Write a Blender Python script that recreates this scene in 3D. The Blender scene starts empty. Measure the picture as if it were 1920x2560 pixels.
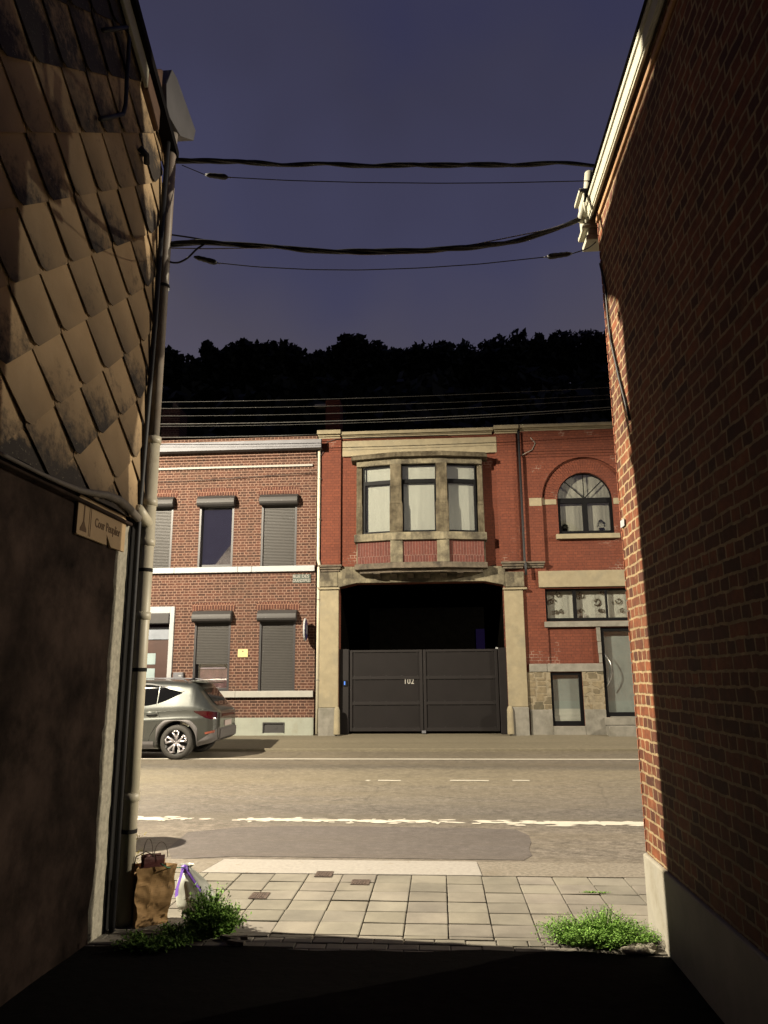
import bpy, bmesh, math, random
import numpy as np
from mathutils import Vector, Matrix, noise as mnoise
from mathutils.geometry import tessellate_polygon
random.seed(7)
R = math.radians
SC = bpy.context.scene
COL = SC.collection

# ------------------------------------------------------------------ camera
FPX = 1850.0; CX, CY = 960.0, 1280.0; CAMH = 1.70
TH, YAW, ROLL = R(12.4), R(4.1), 0.0075
fw = np.array([-math.sin(YAW)*math.cos(TH), math.cos(YAW)*math.cos(TH), math.sin(TH)])
r0 = np.array([math.cos(YAW), math.sin(YAW), 0.0]); u0 = np.cross(r0, fw)
rt = math.cos(ROLL)*r0 - math.sin(ROLL)*u0
up = math.sin(ROLL)*r0 + math.cos(ROLL)*u0
O = np.array([0, 0, CAMH])
cam_d = bpy.data.cameras.new('camera'); cam = bpy.data.objects.new('camera', cam_d); COL.objects.link(cam)
cam.matrix_world = Matrix(((rt[0], up[0], -fw[0], O[0]), (rt[1], up[1], -fw[1], O[1]), (rt[2], up[2], -fw[2], O[2]), (0, 0, 0, 1)))
cam_d.sensor_fit = 'VERTICAL'; cam_d.sensor_height = 24; cam_d.lens = 24*FPX/2560
cam_d.clip_start = 0.05; cam_d.clip_end = 2000
SC.camera = cam

# ------------------------------------------------------------------ light: night sky + two street lamps and an added fill lamp (built below with their posts)
SC.view_settings.view_transform = 'Standard'; SC.view_settings.look = 'None'
SC.view_settings.exposure = 0; SC.view_settings.gamma = 1
LAMP_W = 49000.0
LAMP_COL = (1.0, 0.88, 0.68)
LAMP1 = (-12.0, 6.8, 11.3)
FILL_LAMP = (22.0, 17.0, 9.3)  # fill lamp added to brighten the slate wall
LAMP3 = (24.0, 8.0, 11.3)
W = bpy.data.worlds.new('World'); SC.world = W; W.use_nodes = True
wn = W.node_tree.nodes; wl = W.node_tree.links; wn.clear()
w_out = wn.new('ShaderNodeOutputWorld'); w_bg = wn.new('ShaderNodeBackground')
w_tc = wn.new('ShaderNodeTexCoord'); w_sep = wn.new('ShaderNodeSeparateXYZ'); w_r = wn.new('ShaderNodeValToRGB')
w_n = wn.new('ShaderNodeTexNoise'); w_n.inputs['Scale'].default_value = 1.6; w_n.inputs['Detail'].default_value = 4
w_m = wn.new('ShaderNodeMath'); w_m.operation = 'MULTIPLY_ADD'; w_m.inputs[1].default_value = 0.55; w_m.inputs[2].default_value = -0.275
w_a = wn.new('ShaderNodeMath'); w_a.operation = 'ADD'
wl.new(w_tc.outputs['Generated'], w_sep.inputs[0]); wl.new(w_tc.outputs['Generated'], w_n.inputs['Vector'])
wl.new(w_n.outputs['Fac'], w_m.inputs[0]); wl.new(w_m.outputs[0], w_a.inputs[0]); wl.new(w_sep.outputs['Z'], w_a.inputs[1])
wl.new(w_a.outputs[0], w_r.inputs[0]); wl.new(w_r.outputs[0], w_bg.inputs[0]); wl.new(w_bg.outputs[0], w_out.inputs[0])
cr = w_r.color_ramp
cr.elements[0].position = 0.0; cr.elements[0].color = (0.090, 0.078, 0.105, 1)
cr.elements[1].position = 1.0; cr.elements[1].color = (0.010, 0.012, 0.050, 1)
for p, c in ((0.36, (0.098, 0.088, 0.126)), (0.50, (0.074, 0.068, 0.098)), (0.60, (0.052, 0.052, 0.100)), (0.70, (0.042, 0.041, 0.076)), (0.84, (0.022, 0.025, 0.082))):
    e = cr.elements.new(p); e.color = (*c, 1)
w_bg.inputs['Strength'].default_value = 1.0

# ------------------------------------------------------------------ measuring: a pixel of the photo on a known plane
def ray(px, py): return fw + rt*(px-CX)/FPX - up*(py-CY)/FPX
def onY(px, py, Y=20.0):
    d = ray(px, py); p = O + d*(Y/d[1]); return float(p[0]), float(p[2])
def onX(px, py, X):
    d = ray(px, py); p = O + d*(X/d[0]); return float(p[1]), float(p[2])
def onZ(px, py, Z=0.0):
    d = ray(px, py); p = O + d*((Z-CAMH)/d[2]); return float(p[0]), float(p[1])
def onP(px, py, a, b):      # on the upright plane through ground points a and b
    d = ray(px, py); n = np.array([-(b[1]-a[1]), b[0]-a[0], 0.0]); A = np.array([a[0], a[1], 0.0])
    t = n.dot(A-O)/n.dot(d); return tuple(float(v) for v in O + d*t)

# ------------------------------------------------------------------ materials
MATS = {}
def new_mat(name):
    m = bpy.data.materials.new(name); m.use_nodes = True; MATS[name] = m
    nt = m.node_tree; b = nt.nodes['Principled BSDF']; return m, nt, b
def noise_node(nt, scale, detail=6, rough=0.6, vec=None, stretch=None):
    n = nt.nodes.new('ShaderNodeTexNoise'); n.inputs['Scale'].default_value = scale
    n.inputs['Detail'].default_value = detail; n.inputs['Roughness'].default_value = rough
    if vec is None:
        tc = nt.nodes.new('ShaderNodeTexCoord'); vec = tc.outputs['Object']
    if stretch:
        mp = nt.nodes.new('ShaderNodeMapping'); mp.inputs['Scale'].default_value = stretch
        nt.links.new(vec, mp.inputs['Vector']); vec = mp.outputs['Vector']
    nt.links.new(vec, n.inputs['Vector']); return n
def ramp(nt, src, stops):
    r = nt.nodes.new('ShaderNodeValToRGB'); nt.links.new(src, r.inputs[0])
    el = r.color_ramp.elements
    el[0].position = stops[0][0]; el[0].color = (*stops[0][1], 1); el[1].position = stops[-1][0]; el[1].color = (*stops[-1][1], 1)
    for p, c in stops[1:-1]:
        e = el.new(p); e.color = (*c, 1)
    return r
def mixc(nt, fac, a, b, mode='MIX'):
    m = nt.nodes.new('ShaderNodeMix'); m.data_type = 'RGBA'; m.blend_type = mode
    for s, v in ((0, fac), (6, a), (7, b)):
        if isinstance(v, (int, float)): m.inputs[s].default_value = v
        elif isinstance(v, tuple): m.inputs[s].default_value = (*v, 1)
        else: nt.links.new(v, m.inputs[s])
    return m.outputs[2]
def bump(nt, b, h, strength=0.4, dist=0.01):
    bp = nt.nodes.new('ShaderNodeBump'); bp.inputs['Strength'].default_value = strength; bp.inputs['Distance'].default_value = dist
    nt.links.new(h, bp.inputs['Height']); nt.links.new(bp.outputs[0], b.inputs['Normal'])
def mapr(nt, src, a, b, c=0.0, d=1.0):
    m = nt.nodes.new('ShaderNodeMapRange'); nt.links.new(src, m.inputs[0])
    for i, v in enumerate((a, b, c, d)): m.inputs[i+1].default_value = v
    return m.outputs[0]

def plain(name, col, rough=0.7, metal=0.0, var=0.25, scale=8.0, bmp=0.15, spec=0.4, stretch=None, dirt=None, dirt_at=(0.55, 0.7), dscale=1.5):
    m, nt, b = new_mat(name)
    n = noise_node(nt, scale, stretch=stretch)
    lo = tuple(c*(1-var) for c in col); hi = tuple(min(1, c*(1+var)) for c in col)
    r = ramp(nt, n.outputs['Fac'], [(0.3, lo), (0.7, hi)]); c = r.outputs[0]
    if dirt:
        n2 = noise_node(nt, dscale, 8, 0.7); f = mapr(nt, n2.outputs['Fac'], *dirt_at)
        c = mixc(nt, f, c, dirt)
    nt.links.new(c, b.inputs['Base Color']); b.inputs['Roughness'].default_value = rough; b.inputs['Metallic'].default_value = metal
    b.inputs['Specular IOR Level'].default_value = spec
    if bmp: bump(nt, b, n.outputs['Fac'], bmp, 0.01)
    return m

def brick(name, c1, c2, mortar, axis='xz', bw=0.22, bh=0.075, ms=0.008, off=(0, 0), squash=0.5, peel=None, dirt=None, bmp=0.6, var=0.35, wob=0.004, smear=0.0):
    m, nt, b = new_mat(name)
    tc = nt.nodes.new('ShaderNodeTexCoord'); sp = nt.nodes.new('ShaderNodeSeparateXYZ'); nt.links.new(tc.outputs['Object'], sp.inputs[0])
    cb = nt.nodes.new('ShaderNodeCombineXYZ')
    nt.links.new(sp.outputs['XYZ'.index(axis[0].upper())], cb.inputs[0]); nt.links.new(sp.outputs['XYZ'.index(axis[1].upper())], cb.inputs[1])
    mp = nt.nodes.new('ShaderNodeMapping'); mp.inputs['Location'].default_value = (off[0], off[1], 0); nt.links.new(cb.outputs[0], mp.inputs[0])
    wn_ = noise_node(nt, 9.0, 3, vec=mp.outputs[0]); vm = nt.nodes.new('ShaderNodeVectorMath'); vm.operation = 'SUBTRACT'
    nt.links.new(wn_.outputs['Color'], vm.inputs[0]); vm.inputs[1].default_value = (0.5, 0.5, 0.5)
    vs = nt.nodes.new('ShaderNodeVectorMath'); vs.operation = 'SCALE'; vs.inputs['Scale'].default_value = wob*4; nt.links.new(vm.outputs[0], vs.inputs[0])
    va = nt.nodes.new('ShaderNodeVectorMath'); va.operation = 'ADD'; nt.links.new(mp.outputs[0], va.inputs[0]); nt.links.new(vs.outputs[0], va.inputs[1])
    bt = nt.nodes.new('ShaderNodeTexBrick'); nt.links.new(va.outputs[0], bt.inputs['Vector'])
    bt.inputs['Scale'].default_value = 1; bt.inputs['Brick Width'].default_value = bw; bt.inputs['Row Height'].default_value = bh
    bt.inputs['Mortar Size'].default_value = ms; bt.inputs['Mortar Smooth'].default_value = 0.25; bt.inputs['Bias'].default_value = 0
    bt.squash = squash; bt.squash_frequency = 2; bt.offset = 0.5; bt.offset_frequency = 2
    bt.inputs['Color1'].default_value = (*c1, 1); bt.inputs['Color2'].default_value = (*c2, 1); bt.inputs['Mortar'].default_value = (*mortar, 1)
    n = noise_node(nt, 14, 6, vec=mp.outputs[0]); v = ramp(nt, n.outputs['Fac'], [(0.25, (1-var,)*3), (0.75, (1+var*0.6,)*3)])
    c = mixc(nt, 1.0, bt.outputs['Color'], v.outputs[0], 'MULTIPLY')
    if smear:
        n5 = noise_node(nt, 5.5, 8, 0.8, vec=mp.outputs[0]); c = mixc(nt, mapr(nt, n5.outputs['Fac'], 0.55, 0.70, 0, smear), c, mortar)
    if peel:
        n3 = noise_node(nt, 0.75, 5, 0.6, vec=mp.outputs[0]); f = mapr(nt, n3.outputs['Fac'], peel[1], peel[1]+0.05)
        mm = nt.nodes.new('ShaderNodeMath'); mm.operation = 'MULTIPLY'; nt.links.new(f, mm.inputs[0]); nt.links.new(bt.outputs['Fac'], mm.inputs[1])
        c = mixc(nt, mm.outputs[0], c, peel[0])
    if dirt:
        n2 = noise_node(nt, 0.8, 6, 0.65, vec=mp.outputs[0]); f = mapr(nt, n2.outputs['Fac'], 0.45, 0.75, 0, dirt[1])
        c = mixc(nt, f, c, dirt[0])
    nt.links.new(c, b.inputs['Base Color']); b.inputs['Roughness'].default_value = 0.85; b.inputs['Specular IOR Level'].default_value = 0.25
    inv = nt.nodes.new('ShaderNodeMath'); inv.operation = 'MULTIPLY_ADD'; inv.inputs[1].default_value = -1; nt.links.new(bt.outputs['Fac'], inv.inputs[0])
    nm = nt.nodes.new('ShaderNodeMath'); nm.operation = 'MULTIPLY'; nm.inputs[1].default_value = 0.5; nt.links.new(n.outputs['Fac'], nm.inputs[0]); nt.links.new(nm.outputs[0], inv.inputs[2])
    bump(nt, b, inv.outputs[0], bmp, 0.008)
    return m

def glass(name, tint=(0.90, 0.89, 0.87), refl=0.10, rough=0.02):
    m = bpy.data.materials.new(name); m.use_nodes = True; nt = m.node_tree; nt.nodes.clear(); MATS[name] = m
    o = nt.nodes.new('ShaderNodeOutputMaterial'); t = nt.nodes.new('ShaderNodeBsdfTransparent'); t.inputs[0].default_value = (*tint, 1)
    g = nt.nodes.new('ShaderNodeBsdfGlossy'); g.inputs['Roughness'].default_value = rough; g.inputs[0].default_value = (1, 1, 1, 1)
    mx = nt.nodes.new('ShaderNodeMixShader'); lf = nt.nodes.new('ShaderNodeLayerWeight'); lf.inputs[0].default_value = 0.5; lw = nt.nodes.new('ShaderNodeMath'); lw.operation = 'POWER'; lw.inputs[1].default_value = 5.0; nt.links.new(lf.outputs['Facing'], lw.inputs[0])
    ad = nt.nodes.new('ShaderNodeMath'); ad.operation = 'ADD'; ad.inputs[1].default_value = refl; nt.links.new(lw.outputs[0], ad.inputs[0])
    n = noise_node(nt, 1.3, 2); bp = nt.nodes.new('ShaderNodeBump'); bp.inputs['Strength'].default_value = 0.0
    nt.links.new(ad.outputs[0], mx.inputs[0]); nt.links.new(t.outputs[0], mx.inputs[1]); nt.links.new(g.outputs[0], mx.inputs[2]); nt.links.new(mx.outputs[0], o.inputs[0])
    return m

M_brown = brick('brown_brick', (0.125, 0.050, 0.031), (0.062, 0.028, 0.019), (0.30, 0.185, 0.135), ms=0.0105, bh=0.0755, dirt=((0.06, 0.045, 0.03), 0.35), smear=0.2)
M_red = brick('painted_red_brick', (0.21, 0.060, 0.031), (0.17, 0.048, 0.026), (0.12, 0.035, 0.021), ms=0.006, bh=0.0755, peel=((0.42, 0.30, 0.24), 0.585), dirt=((0.10, 0.03, 0.02), 0.5), var=0.22)
M_orange = brick('orange_brick', (0.28, 0.088, 0.034), (0.080, 0.025, 0.014), (0.42, 0.31, 0.17), axis='yz', ms=0.0085, off=(0.04, 0.02), squash=0.5, dirt=((0.07, 0.03, 0.02), 0.6), wob=0.008, smear=0.35, var=0.5)
M_orange_street = brick('orange_brick_street', (0.40, 0.125, 0.050), (0.24, 0.070, 0.035), (0.52, 0.40, 0.25), axis='xz', ms=0.0085)
M_soldier = brick('soldier_brick', (0.125, 0.042, 0.026), (0.075, 0.029, 0.020), (0.34, 0.19, 0.13), bw=0.075, bh=0.40, ms=0.0085, squash=1.0)
M_soldier_red = brick('soldier_brick_red', (0.17, 0.052, 0.038), (0.12, 0.038, 0.030), (0.27, 0.17, 0.14), bw=0.075, bh=0.40, ms=0.005, squash=1.0)
M_stone = plain('beige_stone', (0.33, 0.28, 0.18), 0.85, var=0.15, scale=5, dirt=(0.26, 0.23, 0.16), dirt_at=(0.5, 0.72), dscale=2.2)
M_stain = plain('stained_stone', (0.27, 0.235, 0.155), 0.9, var=0.3, scale=4, stretch=(4, 4, 0.8), dirt=(0.065, 0.054, 0.036), dirt_at=(0.38, 0.60), dscale=1.8)
M_darkstone = plain('weathered_dark_stone', (0.15, 0.12, 0.085), 0.9, var=0.3, scale=7, dirt=(0.05, 0.04, 0.03), dirt_at=(0.45, 0.65), dscale=4)
M_grey = plain('grey_stone', (0.25, 0.235, 0.20), 0.85, var=0.2, scale=6, dirt=(0.14, 0.13, 0.10), dirt_at=(0.5, 0.75), dscale=2.0)
M_lightstone = plain('pale_band_stone', (0.40, 0.385, 0.35), 0.75, var=0.08, scale=6, dirt=(0.4, 0.37, 0.3), dirt_at=(0.55, 0.8), dscale=3.0)
M_mint = plain('pale_painted_plinth', (0.34, 0.36, 0.30), 0.8, var=0.10, scale=4, dirt=(0.28, 0.27, 0.20), dirt_at=(0.5, 0.75), dscale=2.5)
M_blackmetal = plain('anthracite_metal', (0.030, 0.027, 0.030), 0.45, var=0.15, scale=20, bmp=0.05)
M_gate = plain('gate_sheet', (0.013, 0.0105, 0.0105), 0.65, spec=0.15, var=0.12, scale=3, bmp=0.05)
M_gateframe = plain('gate_frame', (0.016, 0.013, 0.013), 0.6, spec=0.2, var=0.12, scale=3, bmp=0.05)
M_black = plain('black_frame', (0.006, 0.006, 0.007), 0.6, var=0.2, scale=20, bmp=0, spec=0.1)
M_colstain = plain('weather_streaked_stone', (0.20, 0.17, 0.115), 0.95, var=0.3, scale=3, stretch=(6, 6, 0.6), dirt=(0.055, 0.045, 0.030), dirt_at=(0.38, 0.62), dscale=1.6, spec=0.1)
M_bitumen = plain('black_bitumen', (0.006, 0.005, 0.005), 0.9, var=0.3, scale=12)
M_rubber = plain('black_cable_sheath', (0.010, 0.010, 0.012), 0.6, var=0.4, scale=30)
M_shutter = plain('shutter_slats', (0.043, 0.039, 0.035), 0.5, var=0.08, scale=12, bmp=0.03)
M_shutbox = plain('shutter_housing', (0.042, 0.039, 0.038), 0.6, var=0.08, scale=6, bmp=0.02)
M_white = plain('white_paint', (0.45, 0.46, 0.47), 0.6, var=0.06, scale=9, bmp=0.04)
M_cream = plain('cream_pipe', (0.74, 0.68, 0.52), 0.45, var=0.12, scale=3, bmp=0.04, dirt=(0.35, 0.25, 0.15), dirt_at=(0.6, 0.75), dscale=1.6, spec=0.5)
M_zinc = plain('zinc_gutter', (0.17, 0.17, 0.19), 0.6, 0.1, var=0.1, scale=4, bmp=0.03)
M_whitebox = plain('weathered_white_board', (0.50, 0.48, 0.37), 0.6, var=0.12, scale=6, bmp=0.05, dirt=(0.3, 0.28, 0.2), dirt_at=(0.58, 0.8), dscale=3)
M_plaster = plain('alley_render', (0.085, 0.058, 0.046), 0.95, var=0.5, scale=2.4, bmp=0.6, dirt=(0.012, 0.008, 0.006), dirt_at=(0.40, 0.66), dscale=1.7, spec=0.1)
M_edge = plain('broken_render_edge', (0.42, 0.39, 0.31), 0.95, var=0.3, scale=22, bmp=0.9)
M_roof = plain('dark_roof_tiles', (0.016, 0.014, 0.014), 0.9, var=0.3, scale=4, spec=0.05)
M_alley_shade = plain('alley_shade_floor', (0.006, 0.005, 0.004), 1.0, var=0.4, scale=12, bmp=0.6, spec=0.1)  # near-black base colour stands for the alley's shade
M_kraft = plain('kraft_paper', (0.48, 0.29, 0.12), 0.8, var=0.15, scale=7, bmp=0.4, dirt=(0.12, 0.07, 0.03), dirt_at=(0.55, 0.68), dscale=9)
M_maroon = plain('dark_red_paper', (0.085, 0.018, 0.016), 0.6, var=0.2, scale=7)
M_trash = plain('white_plastic', (0.55, 0.57, 0.50), 0.35, var=0.12, scale=9, bmp=0.35)
M_purple = plain('purple_ribbon', (0.26, 0.12, 0.72), 0.5, var=0.15, scale=9)
M_plaque = plain('tan_plaque', (0.52, 0.36, 0.19), 0.7, var=0.08, scale=7, bmp=0.05)
M_plaqueink = plain('brown_ink', (0.16, 0.085, 0.035), 0.8, var=0.1, scale=7, bmp=0)
M_cover = plain('rusty_cast_iron', (0.10, 0.068, 0.052), 0.8, var=0.5, scale=40, bmp=0.9)
M_curtain = plain('pale_blind', (0.68, 0.74, 0.70), 0.9, var=0.04, scale=2.0, bmp=0.0, stretch=(6, 1, 0.4))
M_curtain2 = plain('grey_blind', (0.46, 0.48, 0.43), 0.9, var=0.16, scale=1.5, bmp=0.0, stretch=(5, 1, 0.4))
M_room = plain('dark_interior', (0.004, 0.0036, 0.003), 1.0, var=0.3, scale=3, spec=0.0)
M_pinkcur = plain('pink_net_curtain', (0.22, 0.13, 0.15), 0.9, var=0.35, scale=6)
M_lilac = plain('lilac_strip', (0.50, 0.42, 0.58), 0.7, var=0.1, scale=6)
M_door = plain('brown_door', (0.075, 0.035, 0.026), 0.4, var=0.15, scale=3, bmp=0.03)
M_frost = plain('frosted_glass', (0.38, 0.47, 0.48), 0.25, var=0.1, scale=3, bmp=0.02, spec=0.7)
M_bluepane = plain('pale_transom', (0.34, 0.37, 0.42), 0.2, var=0.12, scale=4, bmp=0.02, spec=0.7)
M_green = plain('enamel_green', (0.05, 0.07, 0.055), 0.35, var=0.2, scale=8, bmp=0.02)
M_navy = plain('navy_enamel', (0.02, 0.02, 0.09), 0.35, var=0.2, scale=8, bmp=0.02)
M_yellow = plain('pale_yellow_plate', (0.72, 0.56, 0.26), 0.6, var=0.05, scale=8, bmp=0.02)
M_glass = glass('window_glass'); M_mirror = glass('dark_mirroring_glass', (0.5, 0.5, 0.55), 0.50); M_carglass = glass('car_glass', (0.08, 0.09, 0.09), 0.06)
def emis(name, col, s):
    m, nt, b = new_mat(name); b.inputs['Base Color'].default_value = (*[c*0.01 for c in col], 1)
    b.inputs['Specular IOR Level'].default_value = 0.0; b.inputs['Emission Color'].default_value = (*col, 1); b.inputs['Emission Strength'].default_value = s; return m
M_led = emis('blue_led', (0.15, 0.35, 1.0), 1.2)
M_dimwin = emis('dim_lit_window', (0.25, 0.16, 0.75), 0.014)
M_bulb = emis('lamp_lens', LAMP_COL, 30.0)

# rubble stone
m, nt, b = new_mat('rubble_stone')
tc = nt.nodes.new('ShaderNodeTexCoord'); mp = nt.nodes.new('ShaderNodeMapping'); mp.inputs['Scale'].default_value = (3.6, 1, 5.2); nt.links.new(tc.outputs['Object'], mp.inputs[0])
vo = nt.nodes.new('ShaderNodeTexVoronoi'); vo.distance = 'CHEBYCHEV'; vo.inputs['Scale'].default_value = 1.0; nt.links.new(mp.outputs[0], vo.inputs['Vector']); vo.inputs['Randomness'].default_value = 0.75
v2 = nt.nodes.new('ShaderNodeTexVoronoi'); v2.distance = 'CHEBYCHEV'; v2.feature = 'F2'; v2.inputs['Scale'].default_value = 1.0; v2.inputs['Randomness'].default_value = 0.75; nt.links.new(mp.outputs[0], v2.inputs['Vector'])
sb = nt.nodes.new('ShaderNodeMath'); sb.operation = 'SUBTRACT'; nt.links.new(v2.outputs['Distance'], sb.inputs[0]); nt.links.new(vo.outputs['Distance'], sb.inputs[1])
f = mapr(nt, sb.outputs[0], 0.06, 0.14); sx = nt.nodes.new('ShaderNodeSeparateColor'); nt.links.new(vo.outputs['Color'], sx.inputs[0])
rc = ramp(nt, sx.outputs[0], [(0.0, (0.10, 0.085, 0.05)), (0.5, (0.20, 0.155, 0.09)), (1.0, (0.25, 0.20, 0.12))])
nn = noise_node(nt, 10); rv = ramp(nt, nn.outputs['Fac'], [(0.3, (0.75,)*3), (0.7, (1.2,)*3)])
nt.links.new(mixc(nt, 1.0, mixc(nt, f, (0.27, 0.225, 0.15), rc.outputs[0]), rv.outputs[0], 'MULTIPLY'), b.inputs['Base Color']); b.inputs['Roughness'].default_value = 0.9; bump(nt, b, f, 0.6, 0.02)
M_rubble = m

# asphalt
def asphalt(name, col, streak=0.3, grain=0.5, rough=0.55, bands=False, warm=(0.19, 0.155, 0.10)):
    m, nt, b = new_mat(name)
    g = noise_node(nt, 17, 6, 0.95, stretch=(0.55, 1.0, 1)); s = noise_node(nt, 1.0, 6, 0.7, stretch=(0.07, 1.6, 1)); l = noise_node(nt, 0.9, 6, 0.7, stretch=(0.4, 1, 1))
    c = ramp(nt, g.outputs['Fac'], [(0.38, tuple(v*(1-grain*0.55) for v in col)), (0.5, col), (0.64, tuple(v*(1+grain*1.1) for v in col))]).outputs[0]
    c = mixc(nt, mapr(nt, s.outputs['Fac'], 0.42, 0.62, 0, streak), c, warm)
    c = mixc(nt, mapr(nt, l.outputs['Fac'], 0.5, 0.7, 0, 0.3), c, tuple(v*0.7 for v in col))
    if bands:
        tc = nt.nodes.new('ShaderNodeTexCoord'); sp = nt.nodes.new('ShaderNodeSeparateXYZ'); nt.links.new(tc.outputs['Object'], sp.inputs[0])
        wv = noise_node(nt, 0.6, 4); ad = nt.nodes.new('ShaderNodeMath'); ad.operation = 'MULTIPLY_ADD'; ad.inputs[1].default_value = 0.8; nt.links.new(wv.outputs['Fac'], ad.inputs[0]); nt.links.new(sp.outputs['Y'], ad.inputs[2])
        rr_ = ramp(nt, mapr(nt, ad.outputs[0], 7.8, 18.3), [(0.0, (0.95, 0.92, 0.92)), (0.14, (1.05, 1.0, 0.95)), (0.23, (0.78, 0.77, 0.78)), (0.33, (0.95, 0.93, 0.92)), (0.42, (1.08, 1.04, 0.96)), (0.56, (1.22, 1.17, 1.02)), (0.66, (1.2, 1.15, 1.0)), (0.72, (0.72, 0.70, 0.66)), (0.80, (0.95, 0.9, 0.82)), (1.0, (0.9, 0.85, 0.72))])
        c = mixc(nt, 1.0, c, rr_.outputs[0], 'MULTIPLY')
        vo = nt.nodes.new('ShaderNodeTexVoronoi'); vo.feature = 'DISTANCE_TO_EDGE'; vo.inputs['Scale'].default_value = 0.42; wv2 = noise_node(nt, 2.5, 5)
        mx_ = nt.nodes.new('ShaderNodeMix'); mx_.data_type = 'VECTOR'; mx_.inputs[0].default_value = 0.18; nt.links.new(tc.outputs['Object'], mx_.inputs[4]); nt.links.new(wv2.outputs['Color'], mx_.inputs[5]); nt.links.new(mx_.outputs[1], vo.inputs['Vector'])
        ck = mapr(nt, vo.outputs['Distance'], 0.002, 0.008, 0.25, 0.0); c = mixc(nt, ck, c, (0.05, 0.045, 0.04))
    nt.links.new(c, b.inputs['Base Color']); b.inputs['Roughness'].default_value = rough; b.inputs['Specular IOR Level'].default_value = 0.35
    bump(nt, b, g.outputs['Fac'], 0.5, 0.006); return m
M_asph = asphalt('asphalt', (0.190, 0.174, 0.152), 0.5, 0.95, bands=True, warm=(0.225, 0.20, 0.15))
M_asph2 = asphalt('asphalt_patch', (0.135, 0.119, 0.112), 0.15, 0.5, 0.6)
M_pave_far = asphalt('far_pavement', (0.20, 0.172, 0.118), 0.35, 0.3, 0.75, warm=(0.10, 0.085, 0.055))
M_conc = plain('rough_concrete', (0.23, 0.20, 0.16), 0.9, var=0.35, scale=30, bmp=0.6, dirt=(0.17, 0.14, 0.10), dirt_at=(0.5, 0.75), dscale=4)
M_dropkerb = plain('white_kerb_paint', (0.37, 0.345, 0.31), 0.8, var=0.12, scale=25, bmp=0.5, dirt=(0.3, 0.26, 0.21), dirt_at=(0.60, 0.68), dscale=7)
# worn paint
def worn(name, lo, hi):
    m, nt, b = new_mat(name)
    n = noise_node(nt, 5, 8, 0.85, stretch=(0.5, 2.0, 1)); f = mapr(nt, n.outputs['Fac'], lo, hi)
    nt.links.new(mixc(nt, f, (0.66, 0.62, 0.53), (0.15, 0.132, 0.11)), b.inputs['Base Color']); b.inputs['Roughness'].default_value = 0.7; return m
M_line = worn('fresh_road_paint', 0.68, 0.72); M_worn = worn('worn_road_paint', 0.465, 0.50)
# paving slabs (per-slab tint from vertex position cell)
m, nt, b = new_mat('pavement_slab')
n = noise_node(nt, 3.0, 6, 0.65); g = noise_node(nt, 70, 2)
oi = nt.nodes.new('ShaderNodeAttribute'); oi.attribute_name = 'tint'
c = ramp(nt, n.outputs['Fac'], [(0.3, (0.175, 0.160, 0.132)), (0.7, (0.28, 0.258, 0.21))]).outputs[0]
c = mixc(nt, 1.0, c, oi.outputs['Color'], 'MULTIPLY')
c = mixc(nt, mapr(nt, g.outputs['Fac'], 0.6, 0.75, 0, 0.4), c, (0.14, 0.115, 0.085))
nt.links.new(c, b.inputs['Base Color']); b.inputs['Roughness'].default_value = 0.85; bump(nt, b, g.outputs['Fac'], 0.3, 0.004)
M_slab = m
M_joint = plain('joint_dirt', (0.11, 0.088, 0.062), 1.0, var=0.5, scale=25)
# slates
m, nt, b = new_mat('beige_slate')
n = noise_node(nt, 2.6, 6, 0.6); at = nt.nodes.new('ShaderNodeAttribute'); at.attribute_name = 'tint'
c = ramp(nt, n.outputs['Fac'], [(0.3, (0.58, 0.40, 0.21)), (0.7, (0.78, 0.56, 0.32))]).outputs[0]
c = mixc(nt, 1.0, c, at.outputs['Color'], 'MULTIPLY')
ed = nt.nodes.new('ShaderNodeAttribute'); ed.attribute_name = 'moss'; sp = nt.nodes.new('ShaderNodeSeparateColor'); nt.links.new(ed.outputs['Color'], sp.inputs[0])
n2 = noise_node(nt, 9, 6, 0.75); ad = nt.nodes.new('ShaderNodeMath'); ad.operation = 'ADD'; nt.links.new(sp.outputs[0], ad.inputs[0]); nt.links.new(n2.outputs['Fac'], ad.inputs[1])
c = mixc(nt, mapr(nt, ad.outputs[0], 0.90, 1.16), c, (0.030, 0.018, 0.010))
n3 = noise_node(nt, 45, 3, 0.8); f3 = nt.nodes.new('ShaderNodeMath'); f3.operation = 'MULTIPLY'; nt.links.new(mapr(nt, n3.outputs['Fac'], 0.62, 0.68), f3.inputs[0]); nt.links.new(mapr(nt, ad.outputs[0], 0.98, 1.1), f3.inputs[1])
c = mixc(nt, f3.outputs[0], c, (0.30, 0.26, 0.18))
nt.links.new(c, b.inputs['Base Color']); b.inputs['Roughness'].default_value = 0.8; bump(nt, b, n2.outputs['Fac'], 0.3, 0.01)
M_slate = m
# foliage
def leafmat(name, a, bb):
    m, nt, b = new_mat(name); at = nt.nodes.new('ShaderNodeAttribute'); at.attribute_name = 'tint'
    sp = nt.nodes.new('ShaderNodeSeparateColor'); nt.links.new(at.outputs['Color'], sp.inputs[0])
    nt.links.new(ramp(nt, sp.outputs[0], [(0, a), (1, bb)]).outputs[0], b.inputs['Base Color']); b.inputs['Roughness'].default_value = 0.6
    b.inputs['Specular IOR Level'].default_value = 0.15; return m
M_weed = leafmat('weed_leaves', (0.10, 0.23, 0.03), (0.34, 0.60, 0.12))
M_dry = leafmat('dry_weed', (0.13, 0.12, 0.03), (0.36, 0.30, 0.10))
M_forest = leafmat('night_foliage', (0.010, 0.014, 0.007), (0.020, 0.026, 0.012))
M_hill = plain('hillside', (0.012, 0.014, 0.008), 1.0, var=0.3, scale=0.3, spec=0.05)
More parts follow.
